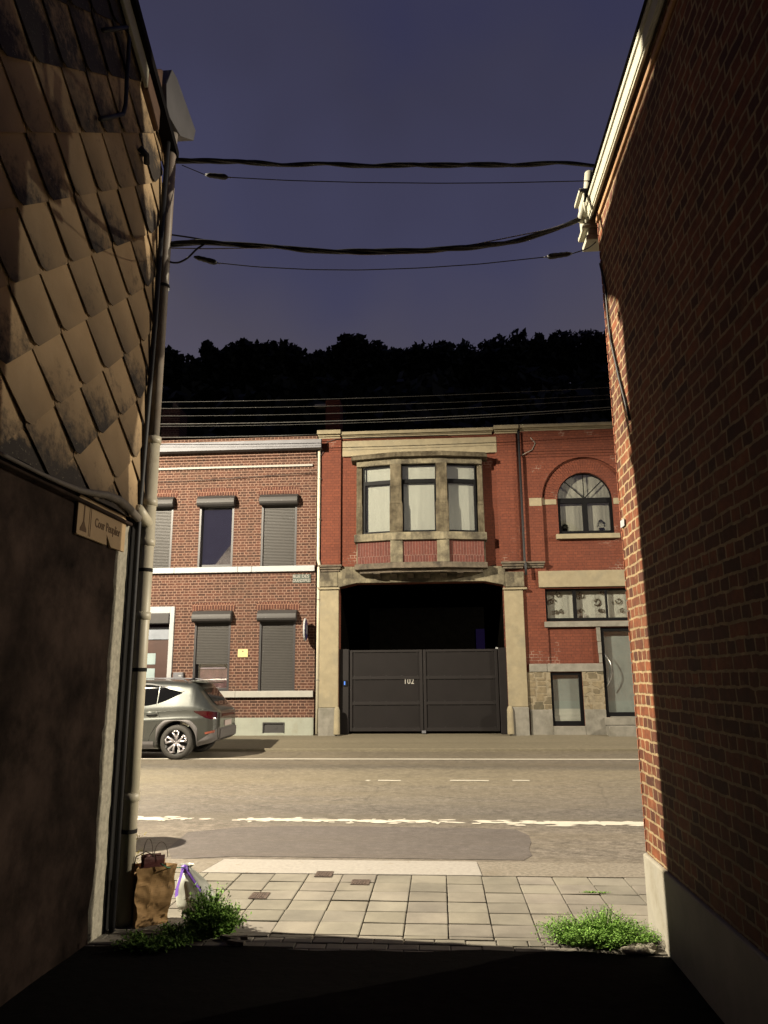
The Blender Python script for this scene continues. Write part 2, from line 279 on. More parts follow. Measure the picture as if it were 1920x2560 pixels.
# car paint
m, nt, b = new_mat('grey_car_paint'); n = noise_node(nt, 300, 2)
nt.links.new(ramp(nt, n.outputs['Fac'], [(0.3, (0.065, 0.070, 0.066)), (0.7, (0.105, 0.112, 0.104))]).outputs[0], b.inputs['Base Color'])
b.inputs['Metallic'].default_value = 0.65; b.inputs['Roughness'].default_value = 0.34; b.inputs['Coat Weight'].default_value = 1.0; b.inputs['Coat Roughness'].default_value = 0.04
M_paint = m
M_clad = plain('arch_cladding', (0.15, 0.14, 0.14), 0.55, var=0.1, scale=20)
M_tyre = plain('tyre_rubber', (0.045, 0.042, 0.037), 0.75, var=0.2, scale=30)
M_alloy = plain('polished_alloy', (0.72, 0.68, 0.70), 0.25, 0.6, var=0.05, scale=20, bmp=0)
M_alloydark = plain('dark_alloy', (0.03, 0.03, 0.03), 0.4, 0.3, var=0.1, scale=20, bmp=0)
M_carwin = plain('car_window', (0.006, 0.006, 0.006), 0.04, var=0.1, scale=5, bmp=0, spec=0.5)
M_tail = plain('tail_lamp', (0.045, 0.004, 0.006), 0.12, var=0.2, scale=10, bmp=0, spec=0.8)
M_reflector = plain('reflector', (0.30, 0.09, 0.06), 0.2, var=0.2, scale=10, bmp=0)
M_plate = plain('number_plate', (0.62, 0.52, 0.50), 0.5, var=0.05, scale=10, bmp=0)
M_chrome = plain('chrome', (0.7, 0.7, 0.68), 0.15, 0.9, var=0.05, scale=10, bmp=0)

# ------------------------------------------------------------------ mesh helpers
class MB:
    def __init__(s): s.v = []; s.f = []; s.smooth = []; s.tint = {}
    def add(s, vs, fs, smooth=False):
        k = len(s.v); s.v += [tuple(map(float, p)) for p in vs]; s.f += [tuple(i+k for i in f) for f in fs]; s.smooth += [smooth]*len(fs); return k
    def box(s, x0, x1, y0, y1, z0, z1):
        if x0 > x1: x0, x1 = x1, x0
        if y0 > y1: y0, y1 = y1, y0
        if z0 > z1: z0, z1 = z1, z0
        s.add([(x0,y0,z0),(x1,y0,z0),(x1,y1,z0),(x0,y1,z0),(x0,y0,z1),(x1,y0,z1),(x1,y1,z1),(x0,y1,z1)],
              [(3,2,1,0),(4,5,6,7),(0,1,5,4),(1,2,6,5),(2,3,7,6),(3,0,4,7)]); return s
    def prism(s, loops, fr, depth):
        """loops: outer + holes as 2-D points; fr maps (a, b, d) -> xyz; extruded from d=0 to d=depth"""
        pts = [p for l in loops for p in l]
        tri = tessellate_polygon([[Vector((p[0], p[1], 0)) for p in l] for l in loops])
        n = len(pts)
        A = [fr(p[0], p[1], 0.0) for p in pts]; B = [fr(p[0], p[1], depth) for p in pts]
        fs = [tuple(t) for t in tri] + [tuple(i+n for i in reversed(t)) for t in tri]
        k = 0
        for l in loops:
            m_ = len(l)
            for i in range(m_):
                j = (i+1) % m_; fs.append((k+i, k+j, k+j+n, k+i+n))
            k += m_
        s.add(A+B, fs); return s
    def tube(s, path, r, n=8, caps=True, rfun=None):
        path = [Vector(p) for p in path]; rings = []; prev = None
        for i, p in enumerate(path):
            t = (path[min(i+1, len(path)-1)] - path[max(i-1, 0)]).normalized()
            if prev is None:
                a = Vector((0, 0, 1)) if abs(t.z) < 0.9 else Vector((1, 0, 0)); a = (a - t*a.dot(t)).normalized()
            else: a = (prev - t*prev.dot(t)).normalized()
            prev = a; bb = t.cross(a); rr = r if rfun is None else rfun(i)
            rings.append([p + (a*math.cos(q*2*math.pi/n) + bb*math.sin(q*2*math.pi/n))*rr for q in range(n)])
        vs = [v for rg in rings for v in rg]; fs = []
        for i in range(len(rings)-1):
            for q in range(n):
                fs.append((i*n+q, i*n+(q+1) % n, (i+1)*n+(q+1) % n, (i+1)*n+q))
        if caps: fs.append(tuple(reversed(range(n)))); fs.append(tuple((len(rings)-1)*n+q for q in range(n)))
        s.add(vs, fs, True); return s
    def lathe(s, prof, c, axis='z', n=24):
        vs = []; fs = []
        for (r_, h) in prof:
            for q in range(n):
                a = q*2*math.pi/n; u, v = r_*math.cos(a), r_*math.sin(a)
                p = {'z': (c[0]+u, c[1]+v, c[2]+h), 'y': (c[0]+u, c[1]+h, c[2]+v), 'x': (c[0]+h, c[1]+u, c[2]+v)}[axis]; vs.append(p)
        for i in range(len(prof)-1):
            for q in range(n): fs.append((i*n+q, i*n+(q+1) % n, (i+1)*n+(q+1) % n, (i+1)*n+q))
        s.add(vs, fs, True); return s

XZ = lambda Y: (lambda a, b, d: (a, Y+d, b))       # facade plane, extruding away from the street
YZ = lambda X, sgn=1: (lambda a, b, d: (X+sgn*d, a, b))
XY = lambda Z: (lambda a, b, d: (a, b, Z+d))

def link(name, mb, mat, parent=None, kind=None, label=None, cat=None, group=None, bevel=0, tint=None):
    me = bpy.data.meshes.new(name); me.from_pydata(mb.v, [], mb.f); me.update()
    me.polygons.foreach_set('use_smooth', mb.smooth)
    if bevel is not None:
        bm = bmesh.new(); bm.from_mesh(me); bmesh.ops.recalc_face_normals(bm, faces=bm.faces); bm.to_mesh(me); bm.free()
    if mat: me.materials.append(mat)
    o = bpy.data.objects.new(name, me); COL.objects.link(o)
    if tint:
        for an, vals in tint.items():
            a = me.color_attributes.new(an, 'FLOAT_COLOR', 'POINT'); a.data.foreach_set('color', np.array(vals, dtype=np.float32).ravel())
    if bevel:
        md = o.modifiers.new('bevel', 'BEVEL'); md.width = bevel; md.segments = 2; md.limit_method = 'ANGLE'
    if parent:
        o.parent = parent
        o.matrix_parent_inverse = WINV.get(parent.name, Matrix.Identity(4))
        WINV[o.name] = Matrix.Identity(4)
    if kind: o['kind'] = kind
    if label: o['label'] = label
    if cat: o['category'] = cat
    if group: o['group'] = group
    return o
WINV = {}
SPLIT = {'pilaster','gate_pier','pier_base','guard_stone','impost','capital_block','cornice_block','soldier_arch','corbel','spring_block','apron_panel','apron_pier','bay_column','door_jamb','stone_band','sill_band','rubble_panel','door_pane','collar','bracket','pipe_clip','plinth','door_step','divider'}
_link = link
def link(name, mb, mat, parent=None, **kw):
    if name not in SPLIT or not mb.f: return _link(name, mb, mat, parent, **kw)
    par = list(range(len(mb.v)))
    def fi(a):
        while par[a] != a: par[a] = par[par[a]]; a = par[a]
        return a
    for f in mb.f:
        for q in f[1:]: par[fi(q)] = fi(f[0])
    comp = {}
    for k in range(len(mb.v)): comp.setdefault(fi(k), []).append(k)
    cl = []
    for ks in comp.values():
        P_ = np.array([mb.v[k] for k in ks]); cl.append([P_.min(0)-0.012, P_.max(0)+0.012, set(ks)])
    ch_ = True
    while ch_:
        ch_ = False
        for i in range(len(cl)):
            for j in range(i+1, len(cl)):
                if (cl[i][0] <= cl[j][1]).all() and (cl[j][0] <= cl[i][1]).all():
                    cl[i] = [np.minimum(cl[i][0], cl[j][0]), np.maximum(cl[i][1], cl[j][1]), cl[i][2] | cl[j][2]]; del cl[j]; ch_ = True; break
            if ch_: break
    o = None
    for lo_, hi_, ks in cl:
        mp_ = {}; m2 = MB()
        for f, sm in zip(mb.f, mb.smooth):
            if f[0] in ks:
                for q in f:
                    if q not in mp_: mp_[q] = len(m2.v); m2.v.append(mb.v[q])
                m2.f.append(tuple(mp_[q] for q in f)); m2.smooth.append(sm)
        o = _link(name, m2, mat, parent, **kw)
    return o
def thing(name, label, cat, loc=(0, 0, 0), group=None):
    o = bpy.data.objects.new(name, None); COL.objects.link(o); o.location = loc; o.empty_display_size = 0.2
    o['label'] = label; o['category'] = cat
    if group: o['group'] = group
    WINV[o.name] = Matrix.Translation(Vector(loc)).inverted(); return o
def text_mb(txt, size, place, depth=0.01, sx=1.0, bold=0.0):
    cu = bpy.data.curves.new('t', 'FONT'); cu.body = txt; cu.size = size; cu.align_x = 'CENTER'; cu.align_y = 'CENTER'; cu.extrude = depth/2; cu.offset = bold; cu.resolution_u = 3
    ob = bpy.data.objects.new('t', cu); COL.objects.link(ob); dg = bpy.context.evaluated_depsgraph_get(); dg.update()
    me = bpy.data.meshes.new_from_object(ob.evaluated_get(dg)); mb = MB()
    mb.add([place(v.co.x*sx, v.co.y, v.co.z) for v in me.vertices], [tuple(p.vertices) for p in me.polygons])
    bpy.data.objects.remove(ob); bpy.data.curves.remove(cu); bpy.data.meshes.remove(me); return mb

YF = 20.0          # plane of the opposite fronts
GZ = 0.20          # pavement height there
def FX(x, y, Y=YF): return onY(x, y, Y)[0]
def FZ(x, y, Y=YF): return onY(x, y, Y)[1]
def rect(x0, x1, z0, z1): return [(x0, z0), (x1, z0), (x1, z1), (x0, z1)]

# ================================================================== SETTING: ground, road, pavements
mb = MB().box(-400, 400, -60, 600, -1.2, -0.12); link('ground', mb, M_hill, kind='structure')
KN = 7.44; KF = 17.85
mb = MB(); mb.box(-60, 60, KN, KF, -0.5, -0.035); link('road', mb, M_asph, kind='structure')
# dark tar patch along the near kerb, ragged outline
px = [(470,2080),(600,2068),(760,2064),(900,2066),(1050,2068),(1180,2070),(1290,2074),(1322,2088),(1328,2105),(1322,2122),(1330,2138),(1310,2150),(1000,2146),(800,2143),(600,2140),(430,2148),(420,2120)]
pts = [onZ(x, y, -0.031) for x, y in px]; pts = [(a, max(b, KN+0.02)) for a, b in pts]
mb = MB().prism([pts], XY(-0.033), 0.002); link('road_patch', mb, M_asph2, kind='structure')
def strip(name, p0, p1, w, mat, z=-0.029):
    (ax, ay), (bx, by) = p0, p1; n = Vector((ay-by, bx-ax)).normalized()*w/2
    mb = MB().prism([[(ax-n.x, ay-n.y), (bx-n.x, by-n.y), (bx+n.x, by+n.y), (ax+n.x, ay+n.y)]], XY(z), 0.001)
    link(name, mb, mat, kind='structure')
a = onZ(330, 1897, -0.03); b_ = onZ(1590, 1898.5, -0.03); k = (b_[1]-a[1])/(b_[0]-a[0])
strip('edge_marking', (-30, a[1]-k*(a[0]+30)), (30, a[1]+k*(30-a[0])), 0.16, M_line)
a = onZ(360, 2046, -0.03); b_ = onZ(1600, 2059, -0.03); k = (b_[1]-a[1])/(b_[0]-a[0])
mb = MB(); x_ = -9.0
while x_ < 9.0:
    den = 0.38+0.9*mnoise.noise(Vector((x_*0.8, 2.2, 0)))+(0.45 if x_ > 1.2 else 0.0)
    for _ in range(2 if den < 0.3 else 5):
        if random.random() > den+0.25: continue
        L_ = random.uniform(0.02, 0.14)*(1.5 if x_ > 1.2 else 1); w_ = random.uniform(0.02, 0.055); cx_ = x_+random.uniform(-0.05, 0.05); cy_ = a[1]+k*(cx_-a[0])+random.gauss(0, 0.05)
        n_ = 8; mb.add([(cx_+L_*math.cos(q*math.pi/4)*random.uniform(0.6, 1.1), cy_+w_*math.sin(q*math.pi/4)*random.uniform(0.5, 1.1), -0.0305+0.0004*random.random()) for q in range(n_)], [tuple(range(n_))])
    x_ += 0.055
link('lane_marking', mb, M_line, kind='structure')
for x0, x1 in ((915, 925), (945, 1002), (1125, 1222), (1281, 1324)):
    strip('centre_marking', onZ(x0, 1951, -0.03), onZ(x1, 1951.5, -0.03), 0.10, M_line)
# far pavement: kerb + gently rising surface
mb = MB().prism([[(KF, -0.4), (KF, 0.03), (KF+0.13, 0.04), (KF+0.13, -0.4)]], (lambda a, b, d: (-60+d, a, b)), 120); link('kerb', mb, M_pave_far, kind='structure', bevel=0.015)
mb = MB(); n = 60
for i in range(n):
    x0, x1 = -60+i*2, -58+i*2
    mb.add([(x0, KF+0.132, 0.037), (x1, KF+0.132, 0.037), (x1, YF+0.6, GZ+0.01), (x0, YF+0.6, GZ+0.01)], [(0, 1, 2, 3)])
link('pavement', mb, M_pave_far, kind='structure')
# near pavement: individually modelled slabs in one surface
def slabs(name, x0, x1, y0, y1, sx, sy, ox, rowshift, mat, kind='structure', gap=0.010, skip=None, tintlo=0.8):
    mb = MB(); tt = []; r_ = 0; y = y1
    while y > y0+0.02:
        x = x0 - ((ox + rowshift*(r_ % 2)) % sx); yb = max(y-sy, y0)
        while x < x1:
            a, b = max(x, x0), min(x+sx, x1)
            if b-a > 0.03 and not (skip and skip((a+b)/2, (y+yb)/2)):
                g = gap*random.uniform(0.6, 1.3); z = random.uniform(-0.003, 0.003); tz = [z+random.uniform(-0.002, 0.002) for _ in range(4)]
                e = 0.006; t = random.uniform(tintlo, 1.12); 
                h_ = g*0.8; q = [(a+g/2, yb+h_), (b-g/2, yb+h_), (b-g/2, y-h_), (a+g/2, y-h_)]
                qi = [(a+g/2+e, yb+h_+e), (b-g/2-e, yb+h_+e), (b-g/2-e, y-h_-e), (a+g/2+e, y-h_-e)]
                mb.add([(p[0], p[1], -0.03) for p in q]+[(p[0], p[1], tz[i]-0.003) for i, p in enumerate(q)]+[(p[0], p[1], tz[i]) for i, p in enumerate(qi)],
                       [(8, 9, 10, 11)]+[(i, (i+1) % 4, (i+1) % 4+4, i+4) for i in range(4)]+[(i+4, (i+1) % 4+4, (i+1) % 4+8, i+8) for i in range(4)])
                tt += [(t, t*random.uniform(0.97, 1.0), t*random.uniform(0.94, 1.0), 1)]*12
            x += sx
        y -= sy; r_ += 1
    return link(name, mb, mat, kind=kind, tint={'tint': tt})
mb = MB().box(-40, 40, 5.0, KN-0.006, -0.5, -0.018); link('pavement_bed', mb, M_joint, kind='structure')
slabs('pavement', -12, 12, 5.36, 6.95, 0.30, 0.2545, 0.28, 0.0, M_slab)
slabs('pavement', -12, 12, 5.12, 5.36, 0.20, 0.10, 0.07, 0.1, M_slab, gap=0.007)
# kerb line of the near pavement: painted dropped section + rough concrete
xa, xb = onZ(497, 2184, 0)[0], onZ(1206, 2187, 0)[0]; xa2, xb2 = onZ(560, 2147, 0)[0], onZ(1192, 2152, 0)[0]
mb = MB().prism([[(xa, 6.955), (xb, 6.955), (xb2, KN), (xa2, KN)]], XY(-0.4), 0.403); link('dropped_kerb', mb, M_dropkerb, kind='structure', bevel=0.01)
mb = MB(); mb.prism([[(xb+0.004, 6.955), (12, 6.955), (12, KN), (xb2+0.004, KN)]], XY(-0.4), 0.399); mb.prism([[(-12, 6.955), (xa-0.004, 6.955), (xa2-0.004, KN), (-12, KN)]], XY(-0.4), 0.399)
link('kerb', mb, M_conc, kind='structure')
# alley floor, its shade put into a near-black colour
mb = MB(); nx, ny = 24, 40
for j in range(ny+1):
    for i in range(nx+1):
        x = -2.6+4.3*i/nx; y = -4+9.14*j/ny + (0.03*math.sin(x*3)+0.02*math.sin(x*9) if j == ny else 0)
        mb.v.append((x, y, 0.004+0.02*mnoise.noise(Vector((x*1.5, y*1.5, 0))) * (1 if j < ny-1 else 0.2)))
for j in range(ny):
    for i in range(nx): mb.f.append((j*(nx+1)+i, j*(nx+1)+i+1, (j+1)*(nx+1)+i+1, (j+1)*(nx+1)+i)); mb.smooth.append(True)
link('path', mb, M_alley_shade, kind='structure')

# ================================================================== HILL AND FOREST
sky = [(150,905),(300,900),(395,884),(425,874),(455,895),(470,902),(490,893),(515,888),(527,866),(540,868),(552,888),(565,862),(600,868),(640,868),(665,855),(700,850),(720,855),(745,872),(775,888),(800,864),(835,852),(865,832),(895,845),(945,856),(965,868),(1005,862),(1045,862),(1090,848),(1125,860),(1165,842),(1225,835),(1260,848),(1300,826),(1345,820),(1400,817),(1428,832),(1480,827),(1520,826),(1620,812),(1800,800)]
HY = 78.0
hp = [onY(x, y, HY) for x, y in sky]
def hillz(x):
    xs = [p[0] for p in hp]; zs = [p[1] for p in hp]
    zs = [min(zs[max(0, i-2):i+3]) for i in range(len(zs))]
    return float(np.interp(x, xs, zs)) - 3.6
mb = MB(); nx, ny = 70, 16
for j in range(ny+1):
    for i in range(nx+1):
        x = -140+280*i/nx; t = j/ny; y = 40+(HY+8-40)*t
        zt = hillz(x*HY/max(y, 40)*1.0) if t > 0.5 else hillz(x)
        mb.v.append((x, y, -0.5+(zt+0.5)*min(1, (t*1.05))**1.1 + mnoise.noise(Vector((x*0.1, y*0.1, 0)))))
for j in range(ny):
    for i in range(nx): mb.f.append((j*(nx+1)+i, j*(nx+1)+i+1, (j+1)*(nx+1)+i+1, (j+1)*(nx+1)+i)); mb.smooth.append(True)
link('hill', mb, M_hill, kind='structure')
fv = []; ff = []; ft = []
def crown(cx, cy, cz, rx, rz, n, leaf=0.42):
    lob = [(random.uniform(-1, 1)*rx*0.62, random.uniform(-0.5, 0.5)*rx, random.uniform(-0.8, 0.55)*rz, random.uniform(0.30, 0.6)*rx) for _ in range(11)] + [(0, 0, 0, rx*0.62), (0, 0, rz*0.40, rx*0.45)]
    for _ in range(n):
        lx, ly, lz, lr = random.choice(lob); d = Vector((random.gauss(0, 1), random.gauss(0, 1), random.gauss(0, 1))).normalized()*lr*random.uniform(0.7, 1.05)
        p = Vector((cx+lx+d.x, cy+ly+d.y, cz+lz+d.z*0.9)); s = leaf*random.uniform(0.5, 1.2)
        a = Vector((random.gauss(0, 1), random.gauss(0, 1), random.gauss(0, 1))).normalized()*s; q = a.orthogonal().normalized()*s*random.uniform(0.5, 1)
        k = len(fv); fv.extend([tuple(p-a), tuple(p+q), tuple(p+a), tuple(p-q)]); ff.append((k, k+1, k+2, k+3)); t = random.random(); ft.extend([(t, t, t, 1)]*4)
xs = [p[0] for p in hp]; zs = [p[1] for p in hp]
for i, (x, z) in enumerate(hp):
    r_ = random.uniform(1.5, 2.3) if 400 < sky[i][0] < 1560 else 3.0
    if sky[i][0] == 527: r_ = 1.0
    crown(x, HY+random.uniform(-1, 1), z-r_*1.05, r_, r_*1.1, 620)
x = -75.0
while x < 75:
    z = float(np.interp(x, xs, zs)); r_ = random.uniform(2.2, 3.2)
    crown(x, HY+1, z-r_*1.45, r_, r_, 620, 0.6); crown(x+1, HY-2, z-r_*3.1, r_*1.2, r_*1.2, 300, 0.8)
    x += r_*0.9
for _ in range(110):
    x = random.uniform(-70, 70); y = random.uniform(48, 76); t = (y-40)/(HY+8-40); z = (hillz(x)+0.5)*t**1.1; r_ = random.uniform(3, 5)
    crown(x, y, z+r_*0.9, r_, r_*1.1, 300, 1.0)
o = bpy.data.meshes.new('forest'); o.from_pydata(fv, [], ff); o.materials.append(M_forest)
ca = o.color_attributes.new('tint', 'FLOAT_COLOR', 'POINT'); ca.data.foreach_set('color', np.array(ft, dtype=np.float32).ravel())
fo = bpy.data.objects.new('forest', o); COL.objects.link(fo); fo['kind'] = 'stuff'; fo['label'] = 'black wooded ridge of treetops against the dusk sky'; fo['category'] = 'forest'

# ================================================================== BROWN BRICK HOUSE (opposite, left)
XGAP = FX(790, 1400)            # right-hand end of the brown house
H1 = thing('brick_house', 'brown brick terraced house with grey roller shutters, left of the gateway', 'house', (-7, YF, GZ))
XL0 = -13.0
ZTOP1 = FZ(600, 1104)
def P(x, y, Y=YF): return onY(x, y, Y)
holes = []
def hrect(xl, xr, yt, yb, Y=YF):
    xm = (xl+xr)/2; a = FX(xl, (yt+yb)/2, Y); b = FX(xr, (yt+yb)/2, Y); return [a, b, FZ(xm, yb, Y), FZ(xm, yt, Y)]
Zband1, Zband0 = FZ(600, 1417.5), FZ(600, 1431.5)
W1 = hrect(340, 431, 1245, 1418); W1[0] = W1[1]-0.93
W2 = hrect(497, 584, 1240, 1415); W3 = hrect(653, 742, 1237, 1413)
for w in (W1, W2, W3): w[2] = Zband1+0.004
zt = FZ(600, 1240)
for w in (W1, W2, W3): w[3] = zt
Zsill = FZ(680, 1728); ztg = FZ(600, 1527)
G1 = hrect(484, 575, 1527, 1728); G2 = hrect(647, 738, 1525, 1726)
for w in (G1, G2): w[2] = Zsill; w[3] = ztg
D1 = hrect(335, 418, 1533, 1838); D1[0] = D1[1]-0.98; D1[2] = GZ-0.05; D1[3] = FZ(380, 1534)
W0 = [W1[0]-1.75, W1[1]-1.75, W1[2], W1[3]]
V1 = hrect(658, 712, 1806, 1833)
mb = MB(); outer = [(XL0, GZ-0.3), (XGAP, GZ-0.3), (XGAP, ZTOP1+0.1), (XL0, ZTOP1+0.1)]
wall_holes = [rect(*w) for w in (W0, W1, W2, W3, G1, G2)]
# door hole touches the ground: keep it just above the wall bottom
wall_holes.append(rect(D1[0], D1[1], GZ-0.06, D1[3]))
mb.prism([outer]+wall_holes, XZ(YF), 0.32); link('wall', mb, M_brown, H1)
# frieze set back + corbel course + thin white string
ztf, zbf = FZ(600, 1128), FZ(600, 1166)
mb = MB()
for i in range(3): mb.box(XL0, XGAP-0.02, YF-0.035*(i+1), YF+0.01, ztf-0.02+0.0*i-0.075*(2-i)-0.075, ztf-0.075*(2-i)+0.0)
link('corbel_course', mb, M_brown, H1)
link('string_course', MB().box(XL0, XGAP-0.12, YF-0.06, YF-0.002, FZ(600, 1171), FZ(600, 1166)), M_lightstone, H1, bevel=0.006)
mb = MB(); x = XL0; edges = [XL0, -9.6, FX(438, 1425), FX(596, 1425), FX(631, 1425), XGAP-0.02]
for a, b in zip(edges[:-1], edges[1:]): mb.box(a+0.003, b-0.003, YF-0.09, YF+0.02, Zband0, Zband1)
link('stone_band', mb, M_white, H1, bevel=0.008)
mb = MB(); zs1, zs0 = FZ(680, 1727), FZ(680, 1743)
for a, b in ((G1[0]-0.12, FX(590, 1735)), (FX(590, 1735), XGAP-0.02)): mb.box(a+0.002, b-0.002, YF-0.10, YF+0.02, zs0, zs1)
mb.box(D1[1]+0.28, G1[0]-0.125, YF-0.03, YF+0.02, zs0, zs0+0.02)
link('sill_band', mb, M_lightstone, H1, bevel=0.008)
zp = FZ(680, 1794)
pl = [(D1[1]+0.2, GZ-0.2), (XGAP, GZ-0.2), (XGAP, zp), (D1[1]+0.2, zp)]
mb = MB().prism([pl, rect(V1[0], V1[1], GZ+0.03, V1[3])], XZ(YF-0.07), 0.065); link('plinth', mb, M_mint, H1, bevel=0.01)
mb = MB(); a, b, z0, z1 = V1; z0 = GZ+0.03
mb.box(a, b, YF-0.05, YF-0.04, z0, z1)
for q in (a, b-0.025): mb.box(q, q+0.025, YF-0.085, YF-0.03, z0, z1)
mb.box(a, b, YF-0.086, YF-0.03, z1-0.025, z1); mb.box(a+0.55*(b-a), a+0.67*(b-a), YF-0.056, YF-0.049, z0+0.1, z0+0.17)
link('vent_cover', mb, M_shutbox, H1)
# soldier arches
mb = MB()
def arch(mb, w, top):
    a, b = w[0]-0.08, w[1]+0.08; n = 10; z0 = w[3]-0.01
    lo = [(a+(b-a)*i/n, z0+0.055*math.sin(math.pi*i/n)) for i in range(n+1)]; hi = [(p[0]+(p[0]-(a+b)/2)*0.06, p[1]+top) for p in lo]
    mb.prism([lo+hi[::-1]], XZ(YF-0.012), 0.012)
for w in (W0, W1, W2, W3, G1, G2): arch(mb, w, 0.20)
link('soldier_arch', mb, M_soldier, H1)
# shutters and windows
def zig(mb, a, b, z0, z1, Y, pitch=0.042):
    n = max(2, int((z1-z0)/pitch)); vs = []; 
    for i in range(n+1):
        z = z1-(z1-z0)*i/n
        for (dy, dz) in ((0.0, 0.0), (-0.009, -0.012), (-0.009, -pitch*0.75)):
            if z+dz >= z0-1e-6: vs += [(a, Y+dy, z+dz), (b, Y+dy, z+dz)]
    k = len(vs)//2; mb.add(vs, [(2*i, 2*i+1, 2*i+3, 2*i+2) for i in range(k-1)]); return mb
def window1(parent, w, closed, box=True, pane=M_mirror, behind=None, lab=None):
    a, b, z0, z1 = w; y = YF+0.10; fz1 = z1
    fr = MB(); t = 0.06
    fr.box(a, a+t, y-0.10, y+0.05, z0, fz1); fr.box(b-t, b, y-0.10, y+0.05, z0, fz1); fr.box(a+t, b-t, y, y+0.05, z0, z0+0.09); fr.box(a+t, b-t, y, y+0.05, fz1-0.3, fz1)
    f = link('window', fr, M_blackmetal, parent, bevel=0.004)
    if lab: f['label'] = lab
    if box:
        bx = MB(); cx0, cx1 = a-0.035, b+0.035; prof = [(YF+0.02, z1), (YF-0.09, z1), (YF-0.20, z1-0.10)]
        for i in range(7): q = R(90+30*0)+0; ang = R(60-i*28); prof.append((YF-0.11-0.11*math.cos(R(-20+i*30))*1.0, z1-0.20+0.11*-math.sin(R(-20+i*30))))
        prof.append((YF+0.02, z1-0.31))
        bx.prism([prof], (lambda p, q, d: (cx0+d, p, q)), cx1-cx0); link('shutter_box', bx, M_shutbox, f, bevel=0.003)
    if closed > 0:
        zc = z1-0.25-(z1-0.25-z0)*closed
        sh = zig(MB(), a+0.05, b-0.05, zc, z1-0.2, YF+0.045); sh.box(a+0.05, b-0.05, YF+0.03, YF+0.05, zc-0.03, zc); link('roller_shutter', sh, M_shutter, f, bevel=None)
    if closed < 1:
        pn = MB().box(a+t, b-t, y+0.02, y+0.028, z0+0.09, z1-0.2); link('pane', pn, pane, f, bevel=None)
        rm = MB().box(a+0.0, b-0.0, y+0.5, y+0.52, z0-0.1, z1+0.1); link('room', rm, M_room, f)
        if pane is M_mirror: link('reflection_sheet', MB().box(a+t, b-t, y+0.12, y+0.125, z0, z1), plain('lilac_reflection', (0.30, 0.27, 0.36), 0.9, var=0.3, scale=2.5), f)  # lilac sheet stands for the scene reflected in the pane
    return f
window1(H1, W0, 1.0); window1(H1, W1, 1.0, lab='closed shutter half hidden by the drainpipe')
f = window1(H1, W2, 0.0, lab='open shutter over a mirroring pane')
a, b, z0, z1 = W2
link('ledge_reflection', MB().box(a+0.14, b-0.1, YF+0.15, YF+0.35, z0+0.16, z0+0.23), M_white, f, bevel=0.01)  # white bar stands for a bright ledge mirrored in the pane
window1(H1, W3, 1.0)
f = window1(H1, G1, 0.60, pane=M_glass, lab='half lowered shutter over a pink curtained pane'); a, b, z0, z1 = G1
link('curtain', MB().box(a+0.14, b-0.07, YF+0.2, YF+0.21, z0, z0+0.62), M_pinkcur, f)
link('lilac_strip', MB().box(a+0.16, b-0.16, YF+0.17, YF+0.18, z0+0.60, z0+0.72), M_lilac, f)
window1(H1, G2, 1.0)
# door with white surround
a, b, z0, z1 = D1; fr = MB()
zo = FZ(400, 1517); xo = FX(434, 1600)
fr.box(a-0.22, a, YF-0.05, YF+0.1, GZ, zo); fr.box(b, xo, YF-0.05, YF+0.1, GZ, zo); fr.box(a, b, YF-0.05, YF+0.1, z1, zo)
d = link('door', MB().box(a, b, YF+0.14, YF+0.2, GZ, FZ(380, 1600)), M_door, H1)
link('surround', fr, M_white, d, bevel=0.01)
link('transom', MB().box(a+0.03, b-0.05, YF+0.15, YF+0.17, FZ(380, 1598), FZ(380, 1568)), M_bluepane, d)
link('shutter_box', MB().box(a+0.001, b-0.001, YF-0.10, YF+0.13, FZ(380, 1560), z1-0.002), M_shutbox, d, bevel=0.02)
pn = MB()
for (yt, yb) in ((1633, 1661), (1671, 1700), (1710, 1740)): pn.box(FX(350, 1650)-0.1, FX(384, 1650), YF+0.128, YF+0.139, FZ(370, yb), FZ(370, yt))
link('door_pane', pn, M_frost, d)
# roof, gutter, chimney
rz = ZTOP1+0.1
mb = MB().prism([[(YF-0.1, rz+0.03), (YF+4.6, rz+1.1), (YF+9, rz+0.03)]], (lambda p, q, d: (XL0+d, p, q)), XGAP-XL0); link('roof', mb, M_roof, H1)
link('side_wall', MB().box(XGAP-0.3, XGAP-0.002, YF+0.33, YF+9, GZ-0.3, rz+0.02), M_brown, H1); link('rear_wall', MB().box(XL0, XGAP-0.31, YF+8.7, YF+9, GZ-0.3, rz+0.02), M_brown, H1)
gz1, gz0 = FZ(600, 1103, YF-0.33), FZ(600, 1124, YF-0.33); gr = FX(803, 1105, YF-0.33)
mb = MB().prism([[(YF-0.33, gz0), (YF-0.33, gz1), (YF-0.30, gz1+0.01), (YF-0.28, gz1-0.02), (YF-0.28, gz0+0.03), (YF+0.0, gz0+0.03), (YF+0.0, gz0-0.0)]], (lambda p, q, d: (XL0+d, p, q)), gr-XL0)
link('gutter', mb, M_zinc, H1, bevel=0.006)
cx0, cx1 = FX(411, 1050, 22.5), FX(455, 1050, 22.5)
ch = link('chimney', MB().box(cx0, cx1, 22.3, 23.0, rz, FZ(430, 1020, 22.3)), M_brown, H1); link('chimney_pot', MB().lathe([(0.001, 0), (0.11, 0), (0.09, 0.3), (0.001, 0.3)], ((cx0+cx1)/2, 22.65, FZ(430, 1020, 22.3)), n=12), M_darkstone, ch)
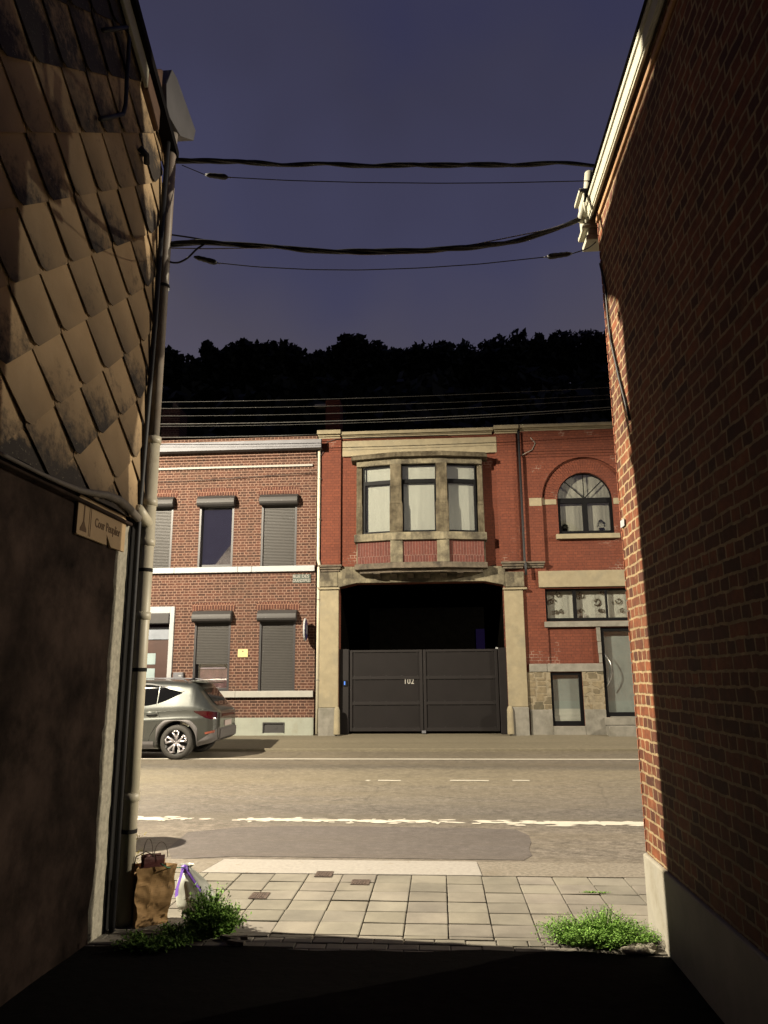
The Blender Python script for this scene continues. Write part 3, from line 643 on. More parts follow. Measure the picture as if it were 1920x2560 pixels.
# downpipe at the joint between the houses
xp = FX(796, 1500, YF-0.09); mb = MB()
mb.tube([(xp, YF-0.09, GZ), (xp, YF-0.09, FZ(796, 1422)), (xp+0.02, YF-0.09, FZ(796, 1415)), (xp-0.02, YF-0.09, FZ(796, 1400)), (xp-0.02, YF-0.09, gz0)], 0.042, 10)
dp = thing('downpipe', 'thin white downpipe between brown house and red gateway house', 'downpipe', (xp, YF-0.09, GZ)); link('pipe', mb, M_cream, dp)
mb = MB()
for y in (1200, 1300, 1471, 1500, 1700): mb.lathe([(0.05, -0.012), (0.05, 0.012)], (xp, YF-0.09, FZ(796, y)), n=10)
link('pipe_clip', mb, M_grey, dp)

# small things on the brown house
a, b = FX(732, 1446), FX(777, 1446); z1, z0 = FZ(755, 1436), FZ(755, 1457)
t = thing('street_sign', 'dark enamel street name plate under the white stone band', 'street sign', ((a+b)/2, YF-0.02, z0))
link('plate', MB().box(a, b, YF-0.03, YF-0.001, z0, z1), M_green, t, bevel=0.004)
mb = text_mb('RUE DES', 0.125, lambda u, v, w: ((a+b)/2-0.02+u, YF-0.034-w, z1-0.062+v), 0.004, 0.95, 0.001)
m2 = text_mb('GRANDSPRES', 0.125, lambda u, v, w: ((a+b)/2+u, YF-0.034-w, z0+0.052+v), 0.004, 0.66, 0.001)
mb.add(m2.v, m2.f); link('lettering', mb, M_lightstone, t)
t = thing('yellow_plate', 'small square pale yellow plate between the two ground floor windows', 'sign', (FX(608, 1633), YF, FZ(608, 1643)))
link('plate', MB().box(FX(595, 1633), FX(620, 1633), YF-0.02, YF-0.001, FZ(608, 1643), FZ(608, 1623)), M_yellow, t, bevel=0.003)
link('mark', MB().box(FX(606, 1633), FX(609, 1633), YF-0.023, YF-0.0205, FZ(608, 1630), FZ(608, 1627)), M_darkstone, t)
t = thing('mailbox', 'grey wall mailbox beside the white door surround, behind the car', 'mailbox', (FX(444, 1690), YF, FZ(444, 1710)))
link('box', MB().box(FX(436, 1690), FX(460, 1690), YF-0.12, YF-0.001, FZ(444, 1712), FZ(444, 1681)), M_zinc, t, bevel=0.01)
link('slot', MB().box(FX(450, 1690), FX(457, 1690), YF-0.126, YF-0.121, FZ(444, 1691), FZ(444, 1688)), M_white, t)
# projecting sign seen edge-on
sx_ = FX(763, 1575, 19.75); sz1, sz0 = FZ(763, 1546, 19.75), FZ(763, 1603, 19.75)
t = thing('hanging_sign', 'narrow white and navy projecting sign seen edge on, by the downpipe', 'sign', (sx_, 19.7, sz0))
ov = [(19.74+0.22*math.cos(q), (sz0+sz1)/2+(sz1-sz0)/2*math.sin(q)) for q in np.linspace(0, 2*math.pi, 17)[:-1]]
link('panel', MB().prism([ov], (lambda p, q, d: (sx_-0.02+d, p, q)), 0.04), M_white, t, bevel=0.004)
ov2 = [(p+0.012*(1 if p > 19.74 else -1)*0, q) for p, q in ov]
link('face', MB().prism([[(19.74+(p-19.74)*0.9, (sz0+sz1)/2+(q-(sz0+sz1)/2)*0.9) for p, q in ov]], (lambda p, q, d: (sx_+0.022+d, p, q)), 0.015), M_navy, t)
mb = MB()
for z in (sz0+0.15, sz1-0.15): mb.box(sx_-0.012, sx_+0.012, 19.94, 19.999, z-0.012, z+0.012)
mb.box(sx_+0.038, sx_+0.046, 19.66, 19.84, (sz0+sz1)/2-0.12, (sz0+sz1)/2+0.12)
link('bracket', mb, M_zinc, t)

# ================================================================== RED GATEWAY HOUSE (opposite, centre)
XG0, XG1 = FX(801, 1500), FX(1304, 1250)
H2 = thing('gateway_house', 'red painted brick house with stone bay window over a dark gateway', 'house', (-0.5, YF, GZ))
ZT2 = FZ(1040, 1088)
gx0, gx1 = FX(847, 1650), FX(1264, 1600); gzt = FZ(1050, 1456); gzc = FZ(850, 1469)
gate_hole = [(gx0, GZ-0.25), (gx1, GZ-0.25), (gx1, gzc), (FX(1211, 1456), gzt), (FX(891, 1456), gzt), (gx0, gzc)]
YB = 19.42
bz_t, bz_b = FZ(1050, 1140), FZ(1050, 1412)
bx0, bx1 = FX(897, 1250), FX(1202, 1250)
mb = MB().prism([[(XG0, GZ-0.3), (XG1, GZ-0.3), (XG1, ZT2), (XG0, ZT2)], gate_hole, rect(bx0+0.1, bx1-0.1, bz_b+0.25, bz_t-0.2)], XZ(YF), 0.38); link('wall', mb, M_red, H2)
zc = FZ(850, 1424)
mb = MB().box(XG0+0.005, FX(853, 1250), YF-0.06, YF-0.001, zc, ZT2-0.002).box(FX(1243, 1250), FX(1296, 1250), YF-0.06, YF-0.001, zc, ZT2-0.002); link('pilaster', mb, M_red, H2, bevel=0.006)
# coping
mb = MB(); a, b = FX(793, 1085, YF-0.15), FX(852, 1085, YF-0.15); z0 = FZ(1000, 1089, YF-0.15)
def coping(mb, a, b, z0, h, out=0.15):
    mb.box(a, b, YF-out, YF+0.45, z0+h*0.45, z0+h); mb.box(a+0.02, b-0.02, YF-out*0.6, YF+0.44, z0+0.05, z0+h*0.45-0.001); mb.box(a+0.03, b-0.03, YF-out*0.35, YF+0.43, z0, z0+0.049)
coping(mb, a, b, z0, 0.22, 0.2); coping(mb, b+0.003, FX(1233, 1075, YF-0.15), z0, 0.17); coping(mb, FX(1234, 1075, YF-0.15), FX(1296, 1070, YF-0.15), z0, 0.21, 0.2)
link('coping', mb, M_stone, H2, bevel=0.012)
link('upper_lintel', MB().box(FX(857, 1120), FX(1241, 1115), YF-0.07, YF-0.002, FZ(1050, 1138), FZ(1050, 1099)), M_stone, H2, bevel=0.012)
# gateway stonework
mb = MB(); zb0 = FZ(820, 1769)
mb.box(FX(800, 1600), gx0-0.002, YF-0.10, YF-0.002, zb0, FZ(820, 1476)); mb.box(gx1+0.002, FX(1312, 1600), YF-0.10, YF-0.002, zb0, FZ(1290, 1476))
link('gate_pier', mb, M_stone, H2, bevel=0.015)
mb = MB().box(FX(797, 1800), gx0-0.0, YF-0.15, YF-0.003, GZ-0.1, zb0-0.002).box(gx1+0.002, FX(1322, 1800), YF-0.15, YF-0.003, GZ-0.1, zb0-0.002); link('pier_base', mb, M_grey, H2, bevel=0.02)
mb = MB().lathe([(0.001, 0.7), (0.05, 0.68), (0.075, 0.6), (0.085, 0.0)], (gx0-0.02, YF-0.17, GZ), n=12).lathe([(0.001, 0.7), (0.05, 0.68), (0.075, 0.6), (0.085, 0.0)], (gx1+0.02, YF-0.17, GZ), n=12); link('guard_stone', mb, M_stone, H2)
mb = MB(); mb.box(FX(797, 1472), gx0+0.02, YF-0.15, YF-0.002, FZ(820, 1475), FZ(820, 1470)); mb.box(gx1-0.02, FX(1316, 1472), YF-0.15, YF-0.002, FZ(1290, 1475), FZ(1290, 1470)); link('impost', mb, M_stone, H2, bevel=0.008)
mb = MB(); mb.box(FX(800, 1450), FX(846, 1450), YF-0.11, YF-0.002, FZ(820, 1468), FZ(820, 1432)); mb.box(FX(1262, 1450), FX(1309, 1450), YF-0.11, YF-0.002, FZ(1290, 1468), FZ(1290, 1430)); link('capital_block', mb, M_stain, H2, bevel=0.02)
mb = MB()
for (l, r_) in ((798, 856), (1252, 1312)):
    for i in range(3): mb.box(FX(l, 1420)+0.03*(2-i), FX(r_, 1420)-0.03*(2-i), YF-0.12-0.04*i, YF-0.002, zc-0.07+0.062*i+0.003, zc-0.07+0.062*(i+1))
link('cornice_block', mb, M_darkstone, H2, bevel=0.01)
lt = [(FX(846, 1460)+0.004, FZ(850, 1468)), (gx0, gzc), (FX(891, 1456), gzt), (FX(1211, 1456), gzt), (gx1, gzc), (FX(1262, 1460)-0.004, FZ(1260, 1468)), (FX(1262, 1420)-0.004, FZ(1250, 1424)), (FX(1253, 1420)-0.01, FZ(1250, 1416)), (FX(857, 1420)+0.01, FZ(857, 1418)), (FX(846, 1420)+0.004, FZ(850, 1426))]
link('gate_lintel', MB().prism([lt], XZ(YF-0.09), 0.088), M_stain, H2, bevel=0.012)
# passage behind the gate
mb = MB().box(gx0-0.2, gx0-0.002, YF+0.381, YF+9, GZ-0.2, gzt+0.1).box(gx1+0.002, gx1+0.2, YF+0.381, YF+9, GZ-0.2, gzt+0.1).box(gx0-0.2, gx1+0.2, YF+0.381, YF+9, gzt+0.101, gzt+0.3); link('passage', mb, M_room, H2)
link('roof', MB().prism([[(YF+0.46, ZT2-0.1), (YF+5, ZT2+0.7), (YF+9, ZT2-0.1)]], (lambda p, q, d: (XG0+d, p, q)), XG1-XG0-0.01), M_roof, H2)
cz = FZ(835, 1002, 22.6); c0, c1 = FX(815, 1040, 22.6), FX(851, 1040, 22.6)
link('chimney', MB().box(c0, c1, 22.5, 23.2, ZT2-0.2, cz), M_red, H2); link('chimney_cap', MB().box(c0-0.36, c0-0.002, 22.5, 22.8, FZ(800, 1015, 22.5), FZ(800, 1010, 22.5)), M_lightstone, H2)
# bay window
def bplan(d=0.0):
    a, b = FX(893, 1250, YF), FX(1208, 1250, YF)
    p2, p3 = FX(990, 1250, YB), FX(1105, 1250, YB)
    return [(a-d, YF-0.001), (a+0.02-d, 19.66-d*0.7), (p2-d*0.25, YB-d), (p3+d*0.25, YB-d), (b-0.02+d, 19.66-d*0.7), (b+d, YF-0.001)]
def bprism(mb, d, z0, z1): mb.prism([bplan(d)], XY(z0), z1-z0); return mb
B = MB()
zcap1 = FZ(1048, 1127, YB-0.12); zcap0 = FZ(1048, 1140, YB-0.12); zwt = FZ(1048, 1158, YB); zwb = FZ(1048, 1330, YB); zs0 = FZ(1048, 1349, YB); zp0 = FZ(1048, 1405, YB); zb_ = FZ(1048, 1425, YB)
bay = link('bay_window', bprism(MB(), 0.0, zwt, zcap0-0.001), M_stain, H2, bevel=0.01); bay['label'] = 'stained stone bay window with three tall panes'
link('bay_cap', bprism(bprism(MB(), 0.14, zcap0, zcap1-0.05), 0.10, zcap1-0.049, zcap1), M_colstain, bay, bevel=0.012)
link('bay_sill', bprism(MB(), 0.06, zs0, zwb), M_stain, bay, bevel=0.012)
link('bay_base', bprism(bprism(MB(), 0.05, zb_+0.06, zp0), -0.08, zb_-0.04, zb_+0.059), M_darkstone, bay, bevel=0.015)
pp = bplan(0)
def facet(i):   # frame along facet i -> i+1
    a, b = Vector(pp[i]), Vector(pp[i+1]); L = (b-a).length; t = (b-a)/L; n = Vector((t.y, -t.x)); return a, t, n, L
def fr_of(i, out):
    a, t, n, L = facet(i); return lambda u, v, d: (a.x+t.x*u+n.x*(out-d), a.y+t.y*u+n.y*(out-d), v)
colm = MB(); cw = 0.20
zmid = FZ(1048, 1257, YB)
def column(mb, x, y, w, dpt, dy0=0.0):
    mb.box(x-w/2*0.86, x+w/2*0.86, y-dpt*0.75, y+0.16, zmid+0.08, zwt-0.001)
    mb.prism([[(-w/2, zmid-0.02), (w/2, zmid-0.02), (w/2*0.86, zmid+0.079), (-w/2*0.86, zmid+0.079)]], (lambda a, b, d: (x+a, y-dpt*0.9+d, b)), 0.16+dpt*0.9)
    mb.box(x-w/2, x+w/2, y-dpt, y+0.16, zwb+0.001, zmid-0.021)
column(colm, pp[2][0], YB+0.03, 0.35, 0.07); column(colm, pp[3][0], YB+0.03, 0.35, 0.07)
column(colm, pp[1][0]+0.07, 19.77, 0.17, 0.06); column(colm, pp[4][0]-0.07, 19.77, 0.17, 0.06)
colm.box(pp[0][0], pp[0][0]+0.12, 19.83, YF-0.001, zwb+0.001, zwt-0.001); colm.box(pp[5][0]-0.12, pp[5][0], 19.83, YF-0.001, zwb+0.001, zwt-0.001)
link('bay_column', colm, M_colstain, bay, bevel=0.012)
lowp = MB(); brk = MB()
for i in (1, 2, 3):
    a, t, n_, L = facet(i); brk.prism([rect(0.02, L-0.02, zp0+0.001, zs0-0.001)], fr_of(i, -0.03), 0.2)
for x, y, w in ((pp[2][0], YB, 0.33), (pp[3][0], YB, 0.33), (pp[1][0]+0.06, 19.76, 0.14), (pp[4][0]-0.06, 19.76, 0.14)): lowp.box(x-w/2, x+w/2, y-0.015, y+0.17, zp0+0.001, zs0-0.001)
lowp.box(pp[0][0], pp[0][0]+0.1, 19.84, YF-0.001, zp0+0.001, zs0-0.001); lowp.box(pp[5][0]-0.1, pp[5][0], 19.84, YF-0.001, zp0+0.001, zs0-0.001)
link('apron_panel', brk, M_soldier_red, bay); link('apron_pier', lowp, M_stain, bay, bevel=0.01)
# windows of the bay
wz = FZ(1048, 1200, YB)
for i, lab in ((1, 'left bay pane'), (2, 'middle bay pane'), (3, 'right bay pane')):
    a, t, n_, L = facet(i); u0 = 0.15 if i != 1 else 0.17; u1 = L-0.15 if i != 3 else L-0.17
    fm = MB(); F_ = fr_of(i, -0.09); T = 0.055
    fm.prism([rect(u0, u1, zwb, zwt), rect(u0+T, u1-T, zwb+T*1.3, wz-0.055), rect(u0+0.025, u1-0.025, wz+0.055, zwt-0.03)], F_, 0.07)
    w_ = link('window', fm, M_black, H2, bevel=0.004); w_['label'] = lab
    link('pane', MB().prism([rect(u0+0.02, u1-0.02, zwb+0.03, zwt-0.02)], fr_of(i, -0.13), 0.006), M_glass, w_, bevel=None)
    cu = MB(); nseg = 60; vs = []
    for q in range(nseg+1):
        u = u0+(u1-u0)*q/nseg; dd = 0.20+0.0005*math.sin(q*0.9)+0.0012*math.sin(q*0.31+i)
        for z in (zwb, zwt): vs.append(fr_of(i, -dd)(u, z, 0))
    cu.add(vs, [(2*q, 2*q+2, 2*q+3, 2*q+1) for q in range(nseg)], True); link('blind', cu, M_curtain, w_, bevel=None)
# corbels under the bay
mb = MB()
for x in np.linspace(FX(945, 1436), FX(1150, 1436), 6): mb.prism([[(YF-0.10, FZ(1050, 1447)), (YF-0.38, FZ(1050, 1436)), (YF-0.42, zb_-0.06), (YF-0.10, zb_-0.06)]], (lambda p, q, d, x=x: (x-0.09+d, p, q)), 0.18)
link('corbel', mb, M_darkstone, H2, bevel=0.012)

# gate
YG = YF+0.12
G = thing('metal_gate', 'dark grey double leaf steel gate numbered 102 under the bay window', 'gate', ((gx0+gx1)/2, YG, GZ))
def gX(x): return FX(x, 1730, YG)
def gZ(y): return FZ(1050, y, YG)
zg0, zg1 = gZ(1829), gZ(1624); zg0 = max(zg0, GZ+0.05)
for l, r_ in ((846, 872), (1249, 1276)):
    link('gate_post', MB().box(gX(l), gX(r_), YG-0.06, YG+0.14, GZ-0.02, zg1+0.03), M_gateframe, G, bevel=0.008)
rails = ((zg0, zg0+0.09), (gZ(1762), gZ(1754)), (gZ(1698), gZ(1690)), (zg1-0.06, zg1))
for l, r_ in ((874, 1057), (1059, 1247)):
    a, b = gX(l), gX(r_); lf = link('gate_leaf', MB().box(a+0.02, b-0.02, YG+0.02, YG+0.05, zg0+0.03, zg1-0.02), M_gate, G)
    mb = MB()
    for z0, z1 in rails: mb.box(a+0.075, b-0.075, YG-0.005, YG+0.019, z0, z1)
    mb.box(a, a+0.074, YG-0.012, YG+0.06, zg0, zg1); mb.box(b-0.074, b, YG-0.012, YG+0.06, zg0, zg1); link('leaf_frame', mb, M_gateframe, lf, bevel=0.005)
    mb = MB()
    for z0, z1 in rails:
        for q in range(5):
            x = a+0.13+(b-a-0.26)*q/4
            for z in ((z1+0.012) if z1 < zg1-0.01 else None, (z0-0.012) if z0 > zg0+0.01 else None):
                if z: mb.box(x-0.012, x+0.012, YG+0.012, YG+0.0195, z-0.006, z+0.006)
    link('rivets', mb, M_shutbox, lf)
mb = text_mb('102', 0.20, lambda u, v, w: ((gX(1010)+gX(1035))/2+u, YG+0.010-w, (gZ(1697)+gZ(1710))/2+v), 0.012, 0.95, 0.002); link('house_number', mb, M_lightstone, G)
link('keypad', MB().box(gX(859), gX(869), YG-0.085, YG-0.061, gZ(1714), gZ(1700)), M_black, G, bevel=0.004); link('keypad_light', MB().box(gX(861), gX(864), YG-0.088, YG-0.0855, gZ(1711), gZ(1702)), M_led, G)
link('reflector', MB().box(gX(1243), gX(1249), YG-0.03, YG-0.012, gZ(1624), gZ(1620)), M_white, G); link('floor_bolt', MB().box(gX(1053), gX(1063), YG-0.05, YG-0.013, GZ+0.005, GZ+0.07), M_zinc, G)
# courtyard behind
CB = thing('courtyard_building', 'unlit rear building seen above the gate with one dim violet window', 'building', (0, YF+16, GZ))
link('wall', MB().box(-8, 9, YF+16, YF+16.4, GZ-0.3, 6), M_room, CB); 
a, b = FX(1190, 1596, YF+15.98), FX(1236, 1596, YF+15.98); link('window', MB().box(a, b, YF+15.94, YF+15.999, FZ(1213, 1640, YF+15.9), FZ(1213, 1572, YF+15.9)), M_dimwin, CB)

# ================================================================== RED HOUSE WITH ARCHED WINDOW (opposite, right)
XA0 = XG1+0.004; XA1 = 11.0
H3 = thing('arch_window_house', 'red painted brick house with a round arched upper window, right of the gateway', 'house', (5, YF, GZ))
acx, acz = FX(1463.5, 1245), FZ(1463, 1245); aR = (FX(1533, 1245)-FX(1394, 1245))/2; aRo = acx-FX(1355, 1245)
zsill = FZ(1463, 1333)
def archpts(r_, zb, n=24): return [(acx+r_, zb)]+[(acx+r_*math.cos(q), acz+r_*math.sin(q)) for q in np.linspace(0, math.pi, n)]+[(acx-r_, zb)]
zlin1, zlin0 = FZ(1480, 1426), FZ(1480, 1467)
# front layer with the big arched recess
xrc = FX(1325, 1800)
sw = hrect(1364, 1640, 1470, 1552); sw[1] = sw[0]+3.9
bw_ = hrect(1379, 1459, 1681, 1815); bw_[2] = FZ(1418, 1815)
dr = hrect(1508, 1640, 1568, 1793); dr[1] = dr[0]+1.35; dr[2] = FZ(1540, 1793)
ol = [(XA0, GZ-0.3), (XA1, GZ-0.3), (XA1, ZT2+0.02), (XA0, ZT2+0.02)]
big = archpts(aRo, zlin1+0.02)
rp = hrect(1372, 1491, 1568, 1658)
mb = MB().prism([ol, big, rect(*sw), rect(*bw_), rect(*dr), rect(rp[0], rp[1], rp[2], rp[3])], XZ(YF), 0.09); link('wall', mb, M_red, H3)
mb = MB().prism([[(XA0, GZ-0.3), (XA1, GZ-0.3), (XA1, ZT2+0.02), (XA0, ZT2+0.02)], archpts(aR, zsill), rect(*sw), rect(*bw_), rect(*dr)], XZ(YF+0.091), 0.3); link('inner_wall', mb, M_red, H3)
# arch ring of soldier bricks, flush in recess: radial blocks
ring = MB(); nb = 46
for i in range(nb):
    q0, q1 = math.pi*i/nb+0.004, math.pi*(i+1)/nb-0.004; ro = aR+0.36
    ring.prism([[(acx+aR*math.cos(q0), acz+aR*math.sin(q0)), (acx+ro*math.cos(q0), acz+ro*math.sin(q0)), (acx+ro*math.cos(q1), acz+ro*math.sin(q1)), (acx+aR*math.cos(q1), acz+aR*math.sin(q1))]], XZ(YF+0.072), 0.018)
link('arch_ring', ring, M_red, H3)
mb = MB(); mb.box(FX(1323, 1255), FX(1354, 1255), YF-0.012, YF-0.001, FZ(1340, 1265), FZ(1340, 1245)); mb.box(FX(1356, 1252), FX(1392, 1252), YF+0.075, YF+0.09, FZ(1370, 1260), FZ(1370, 1243)); mb.box(FX(1535, 1252), FX(1572, 1252), YF+0.075, YF+0.09, FZ(1550, 1258), FZ(1550, 1240))
link('spring_block', mb, M_stone, H3, bevel=0.006)
wf = MB(); T = 0.06; r_ = aR-0.002
outer = archpts(r_, zsill+0.002)
ztr = acz-0.10
zt0, zt1 = ztr, acz+0.0
halves = []
fan = [(acx+(r_-0.035)*math.cos(q), acz+0.03+(r_-0.035)*math.sin(q)*0.97) for q in np.linspace(0.02, math.pi-0.02, 22)]
lo1 = rect(acx-r_+0.08, acx-0.07, zsill+0.10, ztr); lo2 = rect(acx+0.07, acx+r_-0.08, zsill+0.10, ztr)
wf.prism([outer, fan, lo1, lo2], XZ(YF+0.17), 0.07)
for q in (45, 90, 135):
    c_, s_ = math.cos(R(q)), math.sin(R(q)); wf.tube([(acx, YF+0.19, acz+0.03), (acx+c_*(r_-0.03), YF+0.19, acz+0.03+s_*(r_-0.05))], 0.014, 6)
aw = link('arched_window', wf, M_black, H3); aw['label'] = 'arched window with fan glazing bars'
link('pane', MB().prism([[(acx+(p[0]-acx)*0.98, p[1]) for p in outer]], XZ(YF+0.20), 0.006), M_glass, aw, bevel=None)
vs = []; cu = MB(); nseg = 80
for q in range(nseg+1):
    u = acx-r_-0.1+(2*r_+0.2)*q/nseg; dd = 0.02*math.sin(q*0.55)+0.02*math.sin(q*1.3)
    for z in (zsill, acz+r_+0.1): vs.append((u, YF+0.30+dd*0.12, z))
cu.add(vs, [(2*q, 2*q+2, 2*q+3, 2*q+1) for q in range(nseg)], True); link('curtain', cu, M_curtain2, aw, bevel=None)
mb = MB().box(FX(1391, 1340), FX(1550, 1340), YF-0.03, YF+0.165, FZ(1463, 1346), FZ(1463, 1334)); link('sill', mb, M_stone, aw, bevel=0.008)
# plants on the inner sill
for (x, s, h) in ((1418, 0.10, 0.16), (1510, 0.13, 0.30)):
    t = thing('potted_plant', 'dark potted plant on the arched window sill, %s pane' % ('left' if x < 1460 else 'right'), 'plant', (FX(x, 1325), YF+0.3, zsill+0.02), 'potted plants behind the arched window')
    link('pot', MB().lathe([(0.001, 0), (0.05, 0), (0.07, 0.09), (0.001, 0.09)], (FX(x, 1325), YF+0.30, zsill+0.10), n=10), M_room, t)
    lv = MB(); tt = []
    for _ in range(60):
        d = Vector((random.gauss(0, 1), random.gauss(0, 0.4), abs(random.gauss(0, 1)))).normalized(); c_ = Vector((FX(x, 1325), YF+0.30, zsill+0.19+h*0.3)) + Vector((d.x*s*0.7, d.y*0.05, (d.z-0.3)*h*0.6)); a = Vector((random.gauss(0, 1), random.gauss(0, 0.4), random.gauss(0, 1))).normalized()*0.035; q = a.orthogonal().normalized()*0.02
        lv.add([c_-a, c_+q, c_+a, c_-q], [(0, 1, 2, 3)]); tt += [(0.2, 0.2, 0.2, 1)]*4
    link('leaves', lv, M_forest, t, tint={'tint': tt}, bevel=None)
# stone and trim
coping_m = MB(); z0c = FZ(1400, 1073, YF-0.15); coping(coping_m, FX(1297, 1070, YF-0.15), XA1, z0c, 0.18); link('coping', coping_m, M_stone, H3, bevel=0.012)
mb = MB()
for i in range(3): mb.box(XA0+0.05, XA1, YF-0.02*(3-i), YF-0.001, ZT2-0.02-0.5-0.075*i-0.07, ZT2-0.02-0.5-0.075*i)
mb.box(XA0+0.05, XA1, YF-0.065, YF-0.001, ZT2-0.52, ZT2-0.0); link('frieze', mb, M_red, H3)
mb = MB()
for i in range(3): mb.box(FX(1314, 1415), FX(1362, 1415)-0.02*(2-i), YF-0.05-0.035*i, YF-0.002, zc-0.05+0.055*i+0.003, zc-0.05+0.055*(i+1))
link('cornice_block', mb, M_darkstone, H3, bevel=0.01)
link('lintel', MB().box(FX(1346, 1450), FX(1346, 1450)+4.4, YF-0.06, YF+0.0-0.002, zlin0, zlin1), M_stone, H3, bevel=0.012)
# strip window
a, b, z0, z1 = sw; wf = MB()
xs_ = [FX(1369, 1500), FX(1434, 1510), FX(1443, 1510), FX(1516, 1510), FX(1521, 1510), FX(1590, 1510)]; xs_ += [xs_[-1]+0.08, xs_[-1]+0.9]
hl = [rect(xs_[i], xs_[i+1], z0+0.09, z1-0.06) for i in (0, 2, 4, 6)]
wf.prism([rect(a+0.001, b-0.001, z0+0.001, z1-0.001)]+hl, XZ(YF+0.08), 0.07); sw_o = link('strip_window', wf, M_black, H3, bevel=0.004)
link('pane', MB().box(a, b, YF+0.12, YF+0.126, z0+0.02, z1-0.02), M_glass, sw_o, bevel=None)
vs = []; cu = MB(); nseg = 160
for q in range(nseg+1):
    u = a+(b-a)*q/nseg; dd = 0.003*math.sin(q*0.7)+0.002*math.sin(q*1.7)
    for z in (z0, z1): vs.append((u, YF+0.24+dd, z))
cu.add(vs, [(2*q, 2*q+2, 2*q+3, 2*q+1) for q in range(nseg)], True); link('curtain', cu, M_curtain, sw_o, bevel=None)
sw2 = MB()
for (x, y, r_, s0) in ((1384, 1502, 0.085, 0), (1399, 1484, 0.08, 2), (1393, 1528, 0.05, 4), (1406, 1527, 0.05, 1), (1458, 1487, 0.09, 2), (1496, 1502, 0.105, 4), (1456, 1526, 0.06, 0), (1503, 1525, 0.05, 5), (1512, 1525, 0.05, 2), (1551, 1500, 0.09, 3), (1560, 1525, 0.06, 1), (1510, 1480, 0.05, 2)):
    X, Z = FX(x, y), FZ(x, y); sw2.tube([(X+r_*(1-0.5*i/14)*math.cos(s0+i*0.40), YF+0.205, Z+r_*(1-0.5*i/14)*math.sin(s0+i*0.40)) for i in range(15)], 0.016, 5)
link('swirl_pattern', sw2, plain('curtain_swirl', (0.15, 0.15, 0.12), 0.9), sw_o, bevel=None)
link('figurine', MB().lathe([(0.001, 0), (0.035, 0), (0.02, 0.05), (0.03, 0.08), (0.001, 0.12)], (FX(1466, 1540), YF+0.175, z0+0.09), n=10), M_white, sw_o)
link('sill', MB().box(FX(1361, 1560), FX(1361, 1560)+4.2, YF-0.05, YF+0.079, FZ(1470, 1567), FZ(1470, 1553)), M_grey, sw_o, bevel=0.01)
# recessed panel, piers, rubble, basement window, door
link('panel', MB().box(rp[0], rp[1], YF+0.05, YF+0.089, rp[2], rp[3]), M_red, H3)
mb = MB(); zq = FZ(1500, 1568)
for i, (yt, yb) in enumerate(((1568, 1603), (1604, 1634), (1635, 1657))): mb.box(FX(1492+i, 1600), dr[0]-0.003, YF-0.02-0.006*(i % 2), YF-0.001, FZ(1500, yb), FZ(1500, yt))
link('door_jamb', mb, M_grey, H3, bevel=0.008)
mb = MB(); zb1, zb0_ = FZ(1420, 1659), FZ(1420, 1679)
for l, r_ in ((1323, 1367), (1368, 1506)): mb.box(FX(l, 1670), FX(r_, 1670) if r_ < 1500 else dr[0]-0.003, YF-0.04, YF-0.001, zb0_, zb1)
link('stone_band', mb, M_grey, H3, bevel=0.01)
zr0 = FZ(1350, 1774)
mb = MB().box(FX(1320, 1730), bw_[0]-0.002, YF-0.02, YF-0.001, zr0+0.001, zb0_-0.002).box(bw_[1]+0.002, dr[0]-0.003, YF-0.02, YF-0.001, zr0+0.001, zb0_-0.002); link('rubble_panel', mb, M_rubble, H3)
mb = MB().box(FX(1326, 1800), bw_[0]-0.002, YF-0.05, YF-0.001, GZ-0.1, zr0).box(bw_[1]+0.002, dr[0]-0.003, YF-0.05, YF-0.001, GZ-0.1, zr0).box(bw_[0]-0.001, bw_[1]+0.001, YF-0.06, YF+0.1, GZ-0.1, bw_[2]-0.002)
link('plinth', mb, M_grey, H3, bevel=0.012)
a, b, z0, z1 = bw_
w_ = link('basement_window', MB().prism([rect(a+0.001, b-0.001, z0, z1), rect(a+0.065, b-0.09, z0+0.12, z1-0.07)], XZ(YF+0.03), 0.07), M_black, H3, bevel=0.004)
link('pane', MB().box(a+0.02, b-0.02, YF+0.06, YF+0.066, z0+0.02, z1-0.02), M_glass, w_, bevel=None); link('blind', MB().box(a, b, YF+0.16, YF+0.17, z0, z1), M_frost, w_)
link('blind_band', MB().box(a, b, YF+0.15, YF+0.156, z0+0.1, z0+0.42), M_curtain, w_)
a, b, z0, z1 = dr
w_ = link('door', MB().prism([rect(a+0.001, b-0.001, z0, z1), rect(a+0.09, b-0.09, z0+0.12, z1-0.10)], XZ(YF+0.04), 0.07), M_black, H3, bevel=0.004)
link('pane', MB().box(a+0.02, b-0.02, YF+0.07, YF+0.076, z0+0.02, z1-0.02), M_glass, w_, bevel=None)
vs = []; cu = MB(); nseg = 40
for q in range(nseg+1):
    u = a+(b-a)*q/nseg; dd = 0.004*math.sin(q*0.8)
    for z in (z0, z1): vs.append((u, YF+0.22+dd, z))
cu.add(vs, [(2*q, 2*q+2, 2*q+3, 2*q+1) for q in range(nseg)], True); link('curtain', cu, M_frost, w_, bevel=None)
hp_ = [(FX(1512+14*math.sin(math.pi*i/12)+6*i/12, 1635+82*i/12), YF+0.0-0.04*math.sin(math.pi*i/12), FZ(1515, 1635+82*i/12)) for i in range(13)]
link('handle', MB().tube(hp_, 0.014, 6), M_chrome, w_)
mb = MB().box(dr[0]-0.06, dr[1]+0.3, YF-0.12, YF+0.3, FZ(1540, 1812), dr[2]-0.002); mb.box(dr[0]+0.10, dr[1]+0.3, YF-0.06, YF+0.03, dr[2]-0.001, dr[2]+0.02)
